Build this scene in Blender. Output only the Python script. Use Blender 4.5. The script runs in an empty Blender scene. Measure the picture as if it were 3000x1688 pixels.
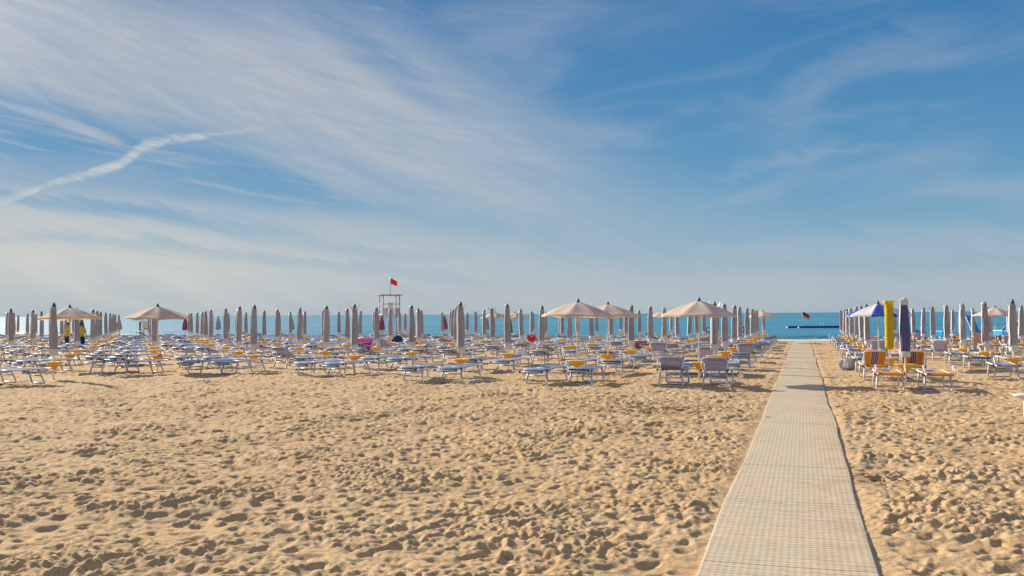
import bpy, bmesh, math, random
import numpy as np
from mathutils import Vector, Matrix
random.seed(7)
rng = np.random.default_rng(11)
S = bpy.context.scene
COL = S.collection
PI = math.pi

# ------------------------------------------------------------------ camera frame
FPX = 2800.0                       # focal length in pixels of a 3000 px wide frame
HEAD = math.atan(853 / FPX)        # the camera looks this far left of the walkway (+Y)
PITCH = math.atan(76.5 / FPX)
ROLL = math.radians(0.307)
CAMZ = 1.87
EXPOSURE = 0.70
SLOPE = 0.0054                     # the beach falls gently to the sea
SHORE = 81.5
SEAZ = -0.49
F2 = Vector((-math.sin(HEAD), math.cos(HEAD), 0))
R2 = Vector((math.cos(HEAD), math.sin(HEAD), 0))

def at(px, depth):
    """plan position of something seen at photo column px and this far along the view"""
    p = F2 * depth + R2 * ((px - 1500) / FPX * depth)
    return p.x, p.y

def base_z(x, y):
    y = max(y, 0.0)
    z = -SLOPE * min(y, SHORE)
    if y > SHORE:
        z -= 0.05 * min(y - SHORE, 40)
    return z

# ------------------------------------------------------------------ materials
def new_mat(name):
    m = bpy.data.materials.new(name); m.use_nodes = True
    return m, m.node_tree.nodes, m.node_tree.links, m.node_tree.nodes['Principled BSDF']

def mat(name, col, rough=0.6, metal=0.0, var=0.0, vscale=3.0, bump=0.0, bscale=40.0, trans=0.0, dirt=None, spec=0.4, two=None):
    """painted / cloth / plastic material with soft colour variation and a little relief"""
    m, N, L, B = new_mat(name)
    B.inputs['Roughness'].default_value = rough
    B.inputs['Metallic'].default_value = metal
    B.inputs['Specular IOR Level'].default_value = spec
    c = (*col, 1)
    B.inputs['Base Color'].default_value = c
    tc = N.new('ShaderNodeTexCoord')
    oi = N.new('ShaderNodeObjectInfo')
    last = None
    if var > 0:
        add = N.new('ShaderNodeVectorMath'); add.operation = 'ADD'
        L.new(tc.outputs['Object'], add.inputs[0]); L.new(oi.outputs['Random'], add.inputs[1])
        n = N.new('ShaderNodeTexNoise'); n.inputs['Scale'].default_value = vscale; n.inputs['Detail'].default_value = 4
        L.new(add.outputs[0], n.inputs['Vector'])
        mr = N.new('ShaderNodeMapRange'); mr.inputs[1].default_value = 0.25; mr.inputs[2].default_value = 0.75
        mr.inputs[3].default_value = 1 - var; mr.inputs[4].default_value = 1 + var
        L.new(n.outputs['Fac'], mr.inputs[0])
        rr = N.new('ShaderNodeMapRange'); rr.inputs[3].default_value = 1 - var * .7; rr.inputs[4].default_value = 1 + var * .7
        L.new(oi.outputs['Random'], rr.inputs[0])
        mu = N.new('ShaderNodeMath'); mu.operation = 'MULTIPLY'
        L.new(mr.outputs[0], mu.inputs[0]); L.new(rr.outputs[0], mu.inputs[1])
        mx = N.new('ShaderNodeVectorMath'); mx.operation = 'SCALE'; mx.inputs[0].default_value = col
        L.new(mu.outputs[0], mx.inputs['Scale'])
        L.new(mx.outputs[0], B.inputs['Base Color'])
        last = mx.outputs[0]
    if bump > 0:
        n2 = N.new('ShaderNodeTexNoise'); n2.inputs['Scale'].default_value = bscale; n2.inputs['Detail'].default_value = 3
        L.new(tc.outputs['Object'], n2.inputs['Vector'])
        b = N.new('ShaderNodeBump'); b.inputs['Strength'].default_value = 0.6; b.inputs['Distance'].default_value = bump
        L.new(n2.outputs['Fac'], b.inputs['Height']); L.new(b.outputs[0], B.inputs['Normal'])
    if trans > 0:
        t = N.new('ShaderNodeBsdfTranslucent'); t.inputs['Color'].default_value = (*(two or col), 1)
        ms = N.new('ShaderNodeMixShader'); ms.inputs[0].default_value = trans
        out = N['Material Output']
        L.new(B.outputs[0], ms.inputs[1]); L.new(t.outputs[0], ms.inputs[2]); L.new(ms.outputs[0], out.inputs['Surface'])
    return m

M = {}
M['pole'] = mat('white_pole_paint', (.82, .81, .78), .35, var=.06)
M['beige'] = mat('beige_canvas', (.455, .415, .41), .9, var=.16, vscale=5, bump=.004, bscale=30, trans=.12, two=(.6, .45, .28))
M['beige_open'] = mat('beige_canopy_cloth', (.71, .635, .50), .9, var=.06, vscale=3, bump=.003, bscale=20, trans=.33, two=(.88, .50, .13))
M['cap'] = mat('dark_finial_plastic', (.07, .075, .08), .5)
M['bag_white'] = mat('white_plastic_sleeve', (.88, .87, .85), .4, var=.05, bump=.006, bscale=25, trans=.25, two=(.8, .8, .78))
M['yellow'] = mat('yellow_tray_plastic', (.76, .39, .012), .45, var=.06, vscale=4)
M['metal'] = mat('pale_frame_paint', (.60, .66, .75), .45, var=.07, vscale=6)
M['metal_white'] = mat('white_frame_paint', (.74, .73, .71), .4, var=.05, vscale=6)
M['joint'] = mat('dark_joint_plastic', (.06, .06, .075), .5)
M['sling'] = mat('grey_mesh_sling', (.33, .345, .44), .95, var=.16, vscale=7, bump=.003, bscale=60, trans=.3, spec=.1)
M['sling_blue'] = mat('blue_grey_mesh_sling', (.22, .30, .42), .95, var=.14, vscale=7, bump=.003, bscale=60, trans=.25, spec=.1)
M['sling_dark'] = mat('slate_mesh_sling', (.22, .23, .31), .95, var=.14, vscale=7, bump=.003, bscale=60, trans=.25, spec=.1)
M['sling_light'] = mat('lavender_mesh_sling', (.46, .455, .56), .95, var=.10, vscale=7, bump=.003, bscale=60, trans=.42, spec=.1)
M['red_cloth'] = mat('red_canvas', (.36, .10, .12), .85, var=.12, vscale=5, bump=.004, bscale=30)
M['brown_cloth'] = mat('brown_canvas', (.25, .17, .15), .85, var=.2, vscale=9, bump=.006, bscale=20)
M['grey_cloth'] = mat('grey_mauve_canvas', (.42, .37, .38), .85, var=.15, vscale=6, bump=.005, bscale=24)
M['blue_cloth'] = mat('blue_canopy_cloth', (.03, .09, .50), .8, var=.05, trans=.25)
M['white_cloth'] = mat('white_canopy_cloth', (.78, .76, .72), .8, var=.05, trans=.35)
M['yellow_bag'] = mat('yellow_plastic_sleeve', (.80, .60, .01), .35, var=.12, vscale=8, bump=.012, bscale=18, trans=.3, two=(.9, .7, .02))
M['lilac'] = mat('lilac_canvas', (.115, .115, .25), .8, var=.2, vscale=7, bump=.012, bscale=14)
M['orange'] = mat('orange_canvas', (.66, .29, .045), .8, var=.08, trans=.2)
M['purple'] = mat('purple_stripe_canvas', (.11, .05, .20), .8, var=.15, trans=.1)
M['skin'] = mat('skin', (.50, .29, .20), .55, var=.05)
M['hair'] = mat('dark_hair', (.035, .03, .025), .7)
M['shirt'] = mat('yellow_shirt_cotton', (.78, .56, .02), .85, var=.1, vscale=9)
M['navy'] = mat('navy_trousers_cotton', (.03, .045, .15), .85, var=.2)
M['bagblue'] = mat('bright_blue_nylon', (.02, .13, .50), .55, var=.2, vscale=8)
M['red'] = mat('signal_red_paint', (.62, .05, .035), .5, var=.08)
M['flagred'] = mat('red_flag_cloth', (.78, .055, .04), .8, var=.06, trans=.3)
M['flagblack'] = mat('black_flag_cloth', (.02, .02, .02), .8)
M['flaggold'] = mat('gold_flag_cloth', (.85, .52, .05), .8, trans=.2)
M['pink'] = mat('pink_vinyl', (.80, .26, .48), .4, var=.12, vscale=5)
M['hotpink'] = mat('hot_pink_towel', (.75, .09, .30), .9, var=.1)
M['towel_red'] = mat('red_towel', (.66, .10, .11), .95, var=.12)
M['towel_yellow'] = mat('yellow_towel', (.85, .50, .05), .95, var=.12)
M['towel_brown'] = mat('brown_towel', (.16, .07, .05), .95, var=.12)
M['towel_coral'] = mat('coral_towel', (.72, .22, .17), .95, var=.12)
M['towel_blue'] = mat('pale_blue_towel', (.36, .52, .62), .95, var=.12)
M['slide'] = mat('blue_slide_plastic', (.01, .22, .55), .35, var=.05)
M['teal'] = mat('turquoise_slide_plastic', (.02, .36, .58), .35, var=.05)
M['hull'] = mat('white_hull_plastic', (.75, .74, .70), .35, var=.08)
M['pontoon'] = mat('dark_blue_float_plastic', (.012, .06, .30), .4, var=.12, vscale=1.5)
M['grey_roll'] = mat('grey_rolled_matting', (.55, .57, .60), .9, var=.15, vscale=8, bump=.006, bscale=30)
M['deck_beige'] = mat('sandy_towel', (.60, .48, .36), .95, var=.1, trans=.2)
M['weed'] = mat('dry_seaweed', (.23, .16, .08), .95, var=.3, vscale=10)
M['teal_base'] = mat('dark_green_plastic', (.02, .10, .09), .5)
M['palegreen'] = mat('pale_green_plastic', (.45, .66, .60), .5, var=.1)

# ------------------------------------------------------------------ mesh builder
class MB:
    def __init__(s): s.v = []; s.f = []; s.m = []; s.sm = []
    def add(s, vs, fs, mi=0, smooth=True):
        o = len(s.v); s.v += [tuple(v) for v in vs]
        for f in fs:
            s.f.append(tuple(i + o for i in f)); s.m.append(mi); s.sm.append(smooth)
    def tube(s, pts, r, n=8, mi=0, caps=True):
        pts = [Vector(p) for p in pts]; k = len(pts)
        rs = r if isinstance(r, (list, tuple)) else [r] * k
        vs = []
        up = None
        for i, p in enumerate(pts):
            d = (pts[min(i + 1, k - 1)] - pts[max(i - 1, 0)]).normalized()
            if up is None:
                up = Vector((0, 0, 1)) if abs(d.z) < .9 else Vector((1, 0, 0))
            a = d.cross(up).normalized(); b = a.cross(d).normalized(); up = b
            for j in range(n):
                t = 2 * PI * j / n
                vs.append(p + (a * math.cos(t) + b * math.sin(t)) * rs[i])
        fs = [(i * n + j, i * n + (j + 1) % n, (i + 1) * n + (j + 1) % n, (i + 1) * n + j) for i in range(k - 1) for j in range(n)]
        if caps:
            fs += [tuple(range(n - 1, -1, -1)), tuple((k - 1) * n + j for j in range(n))]
        s.add(vs, fs, mi)
    def lathe(s, prof, n=20, c=(0, 0, 0), mi=0, fn=None, close=True):
        vs = []
        for (r, z) in prof:
            for j in range(n):
                t = 2 * PI * j / n
                rr = fn(r, z, t) if fn else r
                vs.append((c[0] + rr * math.cos(t), c[1] + rr * math.sin(t), c[2] + z))
        k = len(prof)
        fs = [(i * n + j, i * n + (j + 1) % n, (i + 1) * n + (j + 1) % n, (i + 1) * n + j) for i in range(k - 1) for j in range(n)]
        if close:
            fs += [tuple(range(n - 1, -1, -1)), tuple((k - 1) * n + j for j in range(n))]
        s.add(vs, fs, mi)
    def box(s, c, d, mi=0, rot=None, bev=0.0):
        bm = bmesh.new(); bmesh.ops.create_cube(bm, size=1)
        for v in bm.verts: v.co = Vector((v.co.x * d[0], v.co.y * d[1], v.co.z * d[2]))
        if bev > 0:
            bmesh.ops.bevel(bm, geom=list(bm.edges), offset=bev, segments=2, affect='EDGES', profile=.5)
        if rot is not None:
            for v in bm.verts: v.co = rot @ v.co
        bm.verts.index_update()
        s.add([v.co + Vector(c) for v in bm.verts], [tuple(v.index for v in f.verts) for f in bm.faces], mi, False)
        bm.free()
    def sheet(s, fn, nu, nv, th=.006, mi=0):
        """thin solid cloth: fn(u, v) -> point, given thickness th along its normal"""
        P = [[Vector(fn(i / nu, j / nv)) for j in range(nv + 1)] for i in range(nu + 1)]
        top = []; bot = []
        for i in range(nu + 1):
            for j in range(nv + 1):
                a = P[min(i + 1, nu)][j] - P[max(i - 1, 0)][j]; b = P[i][min(j + 1, nv)] - P[i][max(j - 1, 0)]
                nrm = a.cross(b)
                nrm = nrm.normalized() if nrm.length > 1e-9 else Vector((0, 0, 1))
                top.append(P[i][j] + nrm * th / 2); bot.append(P[i][j] - nrm * th / 2)
        w = nv + 1; o = len(top)
        idx = lambda i, j: i * w + j
        fs = []; mis = []
        for i in range(nu):
            for j in range(nv):
                q = (idx(i, j), idx(i + 1, j), idx(i + 1, j + 1), idx(i, j + 1))
                fs.append(q); fs.append(tuple(o + t for t in reversed(q)))
                m_ = mi((i + .5) / nu, (j + .5) / nv) if callable(mi) else mi
                mis += [m_, m_]
        for i in range(nu):
            for j, rev in ((0, 0), (nv, 1)):
                q = (idx(i, j), o + idx(i, j), o + idx(i + 1, j), idx(i + 1, j))
                fs.append(q if not rev else q[::-1]); mis.append(mi((i + .5) / nu, j / nv) if callable(mi) else mi)
        for j in range(nv):
            for i, rev in ((0, 1), (nu, 0)):
                q = (idx(i, j), o + idx(i, j), o + idx(i, j + 1), idx(i, j + 1))
                fs.append(q if not rev else q[::-1]); mis.append(mi(i / nu, (j + .5) / nv) if callable(mi) else mi)
        off = len(s.v); s.v += [tuple(p) for p in top + bot]
        for f, m_ in zip(fs, mis):
            s.f.append(tuple(t + off for t in f)); s.m.append(m_); s.sm.append(True)
    def blob(s, c, rad, n=12, k=8, mi=0, jit=0.0, seed=0):
        r_ = random.Random(seed); vs = []; fs = []
        for i in range(k + 1):
            th = PI * i / k
            for j in range(n):
                ph = 2 * PI * j / n; q = 1 + jit * (r_.random() - .5)
                vs.append((c[0] + rad[0] * q * math.sin(th) * math.cos(ph), c[1] + rad[1] * q * math.sin(th) * math.sin(ph), c[2] + rad[2] * q * math.cos(th)))
        fs = [(i * n + j, (i + 1) * n + j, (i + 1) * n + (j + 1) % n, i * n + (j + 1) % n) for i in range(k) for j in range(n)]
        s.add(vs, fs, mi)
    def build(s, name, mats, parent=None, loc=(0, 0, 0), rz=0.0):
        me = bpy.data.meshes.new(name); me.from_pydata(s.v, [], s.f)
        for m_ in (mats if isinstance(mats, (list, tuple)) else [mats]): me.materials.append(m_)
        me.polygons.foreach_set('material_index', s.m); me.polygons.foreach_set('use_smooth', s.sm)
        me.update()
        o = bpy.data.objects.new(name, me); COL.objects.link(o); o.parent = parent
        o.location = loc; o.rotation_euler = (0, 0, rz)
        return o

def empty(name, loc=(0, 0, 0), rz=0.0):
    o = bpy.data.objects.new(name, None); COL.objects.link(o); o.location = loc; o.rotation_euler = (0, 0, rz)
    o.empty_display_size = .2
    return o

def tag(o, label, cat, group=None, kind=None):
    o['label'] = label; o['category'] = cat
    if group: o['group'] = group
    if kind: o['kind'] = kind
    return o

KIDS = {}
def kids(o):
    return list(o.children)

def copy_tree(o, parent=None):
    c = o.copy(); COL.objects.link(c); c.parent = parent
    for ch in KIDS[o.name] if o.name in KIDS else kids(o):
        copy_tree(ch, c)
    return c

class Proto:
    """first use moves the built thing itself, later uses copy it with its parts"""
    def __init__(s, root): s.root = root; s.used = False; s.tree = s.scan(root)
    def scan(s, o): return (o, [s.scan(c) for c in o.children])
    def put(s, loc, rz=0.0, tilt=(0, 0)):
        if not s.used:
            s.used = True; r = s.root
        else:
            r = s.dup(s.tree, None)
        r.location = loc; r.rotation_euler = (tilt[0], tilt[1], rz)
        return r
    def dup(s, t, parent):
        c = t[0].copy(); COL.objects.link(c); c.parent = parent
        for ch in t[1]: s.dup(ch, c)
        return c
    def drop(s):
        if not s.used:
            def rm(t):
                for ch in t[1]: rm(ch)
                bpy.data.objects.remove(t[0], do_unlink=True)
            rm(s.tree)

# ------------------------------------------------------------------ sand height field
def band_noise(shape, res, lo, hi, seed):
    r_ = np.random.default_rng(seed)
    w = r_.standard_normal(shape)
    fy = np.fft.fftfreq(shape[0], res)[:, None]; fx = np.fft.rfftfreq(shape[1], res)[None, :]
    k = np.sqrt(fx * fx + fy * fy)
    f0 = 2 / (lo + hi)
    g = np.exp(-((np.log(np.maximum(k, 1e-6)) - math.log(f0)) / (0.5 * math.log(hi / lo) + .25)) ** 2)
    n = np.fft.irfft2(np.fft.rfft2(w) * g, s=shape)
    return n / n.std()

def sand_field(x0, x1, y0, y1, res, seed, dens, amp=1.0):
    nx = int((x1 - x0) / res); ny = int((y1 - y0) / res)
    sh = (ny, nx)
    a = band_noise(sh, res, 1.6, 4.0, seed)
    b = band_noise(sh, res, .20, .46, seed + 1)
    d = band_noise(sh, res, .07, .15, seed + 3)
    ridge = 1 - np.abs(b) * 1.15
    h = .018 * a + .0098 * b + .0086 * ridge
    if res < .08:
        h += .0050 * d * (1 + .6 * a)
    r_ = np.random.default_rng(seed + 9)
    n = int(dens * (x1 - x0) * (y1 - y0))
    cx = r_.uniform(x0, x1, n); cy = r_.uniform(y0, y1, n)
    ang = r_.normal(PI / 2, .9, n); rl = r_.gamma(6, .0132, n).clip(.035, .15); rw = rl * r_.uniform(.45, .9, n)
    dep = (rl / .08) * r_.gamma(3.0, .0066, n).clip(.004, .033)
    # trodden and quiet patches: fewer, shallower prints where the slow noise is low
    pj = np.clip(((cx - x0) / res).astype(int), 0, nx - 1); pi = np.clip(((cy - y0) / res).astype(int), 0, ny - 1)
    quiet = band_noise(sh, res, 1.8, 5.0, seed + 31)[pi, pj]
    dep = dep * np.clip(.95 + .34 * quiet, .25, 1.5)
    # trails of walkers: left and right foot, heel and ball, one direction each
    tx, ty, ta, tl, tw, td = [], [], [], [], [], []
    for k in range(int(.055 * (x1 - x0) * (y1 - y0) ** .5 * 4)):
        px_, py_ = r_.uniform(x0, x1), r_.uniform(y0, y1); hd = r_.uniform(0, 2 * PI); st = r_.uniform(.58, .78)
        for q in range(int(r_.uniform(8, 34))):
            hd += r_.normal(0, .07); px_ += st * math.cos(hd); py_ += st * math.sin(hd)
            sd_ = .09 if q % 2 else -.09
            fx, fy = px_ - sd_ * math.sin(hd), py_ + sd_ * math.cos(hd)
            for o_, l_, w_, d_ in ((-.075, .05, .042, .030), (.05, .075, .055, .026)):
                tx.append(fx + o_ * math.cos(hd)); ty.append(fy + o_ * math.sin(hd)); ta.append(hd); tl.append(l_); tw.append(w_); td.append(d_ * r_.uniform(.7, 1.3))
    cx = np.concatenate([cx, tx]); cy = np.concatenate([cy, ty]); ang = np.concatenate([ang, ta]); rl = np.concatenate([rl, tl]); rw = np.concatenate([rw, tw]); dep = np.concatenate([dep, td]); n = len(cx)
    for i in range(n):
        R = rl[i] * 2.0
        i0 = max(int((cx[i] - R - x0) / res), 0); i1 = min(int((cx[i] + R - x0) / res) + 2, nx)
        j0 = max(int((cy[i] - R - y0) / res), 0); j1 = min(int((cy[i] + R - y0) / res) + 2, ny)
        if i1 <= i0 or j1 <= j0: continue
        X = x0 + (np.arange(i0, i1) + .5) * res - cx[i]; Y = y0 + (np.arange(j0, j1) + .5) * res - cy[i]
        ca, sa = math.cos(ang[i]), math.sin(ang[i])
        U = (X[None, :] * ca + Y[:, None] * sa) / rl[i]; V = (-X[None, :] * sa + Y[:, None] * ca) / rw[i]
        q = U * U + V * V
        h[j0:j1, i0:i1] += amp * dep[i] * (-np.exp(-q ** 1.4 * 1.1) + .42 * np.exp(-((np.sqrt(q) - 1.3) / .38) ** 2))
    return h

FIELDS = [((-30, 16, 3.5, 33, .018), sand_field(-30, 16, 3.5, 33, .018, 21, 21.0)),
          ((-95, 30, 32, 86, .07), sand_field(-95, 30, 32, 86, .07, 57, 8.0))]

def sand_relief(x, y):
    """relief of the churned sand at arrays x, y"""
    out = np.zeros_like(x)
    wsum = np.zeros_like(x)
    for (x0, x1, y0, y1, res), h in FIELDS:
        fx = (x - x0) / res - .5; fy = (y - y0) / res - .5
        ny, nx = h.shape
        ok = (fx > 1) & (fy > 1) & (fx < nx - 3) & (fy < ny - 3)
        ix = np.clip(fx.astype(int), 0, nx - 2); iy = np.clip(fy.astype(int), 0, ny - 2)
        tx = np.clip(fx - ix, 0, 1); ty = np.clip(fy - iy, 0, 1)
        v = (h[iy, ix] * (1 - tx) + h[iy, ix + 1] * tx) * (1 - ty) + (h[iy + 1, ix] * (1 - tx) + h[iy + 1, ix + 1] * tx) * ty
        use = ok & (wsum == 0)
        out[use] = v[use]; wsum[use] = 1
    return out

WALK_X = -0.133; WALK_W = 1.245
def build_sand():
    a0, a1 = HEAD - math.radians(46), HEAD + math.radians(46)
    fine = np.linspace(a0, a1, 1150)
    rest = np.linspace(a1, a0 + 2 * PI, 90)[1:-1]
    ang = np.concatenate([fine, rest])           # angle measured to the left of +Y
    r1 = np.linspace(.4, 5.0, 24)[:-1]
    r2 = [5.0]
    while r2[-1] < 33: r2.append(r2[-1] * 1.0029)
    while r2[-1] < 90: r2.append(r2[-1] * 1.006)
    while r2[-1] < 900: r2.append(r2[-1] * 1.15)
    rad = np.concatenate([r1, np.array(r2)])
    Rr, A = np.meshgrid(rad, ang, indexing='ij')
    x = -np.sin(A) * Rr; y = np.cos(A) * Rr
    z = -SLOPE * np.clip(y, 0, SHORE) - .05 * np.clip(y - SHORE, 0, 40)
    h = sand_relief(x, y)
    fade = np.clip((SHORE + .5 - y) / 3.0, 0.0, 1)
    d = np.abs(x - WALK_X) - WALK_W / 2
    wk = np.clip((d + .02) / .30, 0, 1); wk = wk * wk * (3 - 2 * wk)
    bank = .010 * np.exp(-((d - .16) / .12) ** 2)
    inside = y < 80.0
    h = np.where(inside, h * (.12 + .88 * wk) + bank - .012 * (1 - wk), h)
    z = z + h * fade
    nr, na = Rr.shape
    vs = np.stack([x, y, z], -1).reshape(-1, 3)
    vs = np.concatenate([vs, [[0, 0, 0.0]]])
    i = np.arange(nr - 1)[:, None]; j = np.arange(na)[None, :]; j2 = (j + 1) % na
    q = np.stack([i * na + j, i * na + j2, (i + 1) * na + j2, (i + 1) * na + j], -1).reshape(-1, 4)[:, ::-1]
    jj = np.arange(na)
    tri = np.stack([np.full(na, nr * na), (jj + 1) % na, jj], -1)[:, ::-1]
    me = bpy.data.meshes.new('sand')
    me.vertices.add(len(vs)); me.vertices.foreach_set('co', vs.ravel().astype(np.float32))
    nl = q.size + tri.size
    me.loops.add(nl); me.loops.foreach_set('vertex_index', np.concatenate([q.ravel(), tri.ravel()]).astype(np.int32))
    npol = len(q) + len(tri); me.polygons.add(npol)
    ls = np.concatenate([np.arange(len(q)) * 4, q.size + np.arange(len(tri)) * 3]).astype(np.int32)
    me.polygons.foreach_set('loop_start', ls)
    me.polygons.foreach_set('use_smooth', np.ones(npol, bool))
    me.update(calc_edges=True); me.validate()
    # sand material
    m, N, L, B = new_mat('beach_sand')
    B.inputs['Roughness'].default_value = 1.0; B.inputs['Specular IOR Level'].default_value = .15
    g = N.new('ShaderNodeNewGeometry')
    n1 = N.new('ShaderNodeTexNoise'); n1.inputs['Scale'].default_value = .45; n1.inputs['Detail'].default_value = 5
    n2 = N.new('ShaderNodeTexNoise'); n2.inputs['Scale'].default_value = 65; n2.inputs['Detail'].default_value = 3; n2.inputs['Roughness'].default_value = .8
    n3 = N.new('ShaderNodeTexNoise'); n3.inputs['Scale'].default_value = 13; n3.inputs['Detail'].default_value = 6
    for n in (n1, n2, n3): L.new(g.outputs['Position'], n.inputs['Vector'])
    r1_ = N.new('ShaderNodeValToRGB')
    r1_.color_ramp.elements[0].position = .3; r1_.color_ramp.elements[0].color = (.505, .338, .172, 1)
    r1_.color_ramp.elements[1].position = .72; r1_.color_ramp.elements[1].color = (.565, .394, .216, 1)
    L.new(n1.outputs['Fac'], r1_.inputs[0])
    sp = N.new('ShaderNodeMapRange'); sp.inputs[1].default_value = .3; sp.inputs[2].default_value = .7; sp.inputs[3].default_value = .70; sp.inputs[4].default_value = 1.20
    L.new(n2.outputs['Fac'], sp.inputs[0])
    sp2 = N.new('ShaderNodeMapRange'); sp2.inputs[1].default_value = .3; sp2.inputs[2].default_value = .7; sp2.inputs[3].default_value = .9; sp2.inputs[4].default_value = 1.08
    L.new(n3.outputs['Fac'], sp2.inputs[0])
    mm = N.new('ShaderNodeMath'); mm.operation = 'MULTIPLY'; L.new(sp.outputs[0], mm.inputs[0]); L.new(sp2.outputs[0], mm.inputs[1])
    sc = N.new('ShaderNodeVectorMath'); sc.operation = 'SCALE'; L.new(r1_.outputs[0], sc.inputs[0]); L.new(mm.outputs[0], sc.inputs['Scale'])
    # wet strip along the waterline
    sx = N.new('ShaderNodeSeparateXYZ'); L.new(g.outputs['Position'], sx.inputs[0])
    wv = N.new('ShaderNodeMath'); wv.operation = 'MULTIPLY_ADD'; wv.inputs[1].default_value = 2.0
    L.new(n1.outputs['Fac'], wv.inputs[0]); L.new(sx.outputs['Y'], wv.inputs[2])
    wet = N.new('ShaderNodeMapRange'); wet.inputs[1].default_value = 80.6; wet.inputs[2].default_value = 81.4
    L.new(wv.outputs[0], wet.inputs[0])
    mix = N.new('ShaderNodeMixRGB'); mix.inputs[2].default_value = (.20, .145, .09, 1)
    L.new(wet.outputs[0], mix.inputs[0]); L.new(sc.outputs[0], mix.inputs[1]); L.new(mix.outputs[0], B.inputs['Base Color'])
    bp = N.new('ShaderNodeBump'); bp.inputs['Strength'].default_value = .8; bp.inputs['Distance'].default_value = .010
    bp2 = N.new('ShaderNodeBump'); bp2.inputs['Strength'].default_value = .6; bp2.inputs['Distance'].default_value = .03
    L.new(n2.outputs['Fac'], bp.inputs['Height']); L.new(n3.outputs['Fac'], bp2.inputs['Height'])
    L.new(bp2.outputs[0], bp.inputs['Normal']); L.new(bp.outputs[0], B.inputs['Normal'])
    me.materials.append(m)
    o = bpy.data.objects.new('sand', me); COL.objects.link(o); o['kind'] = 'structure'
    return o
build_sand()

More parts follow.
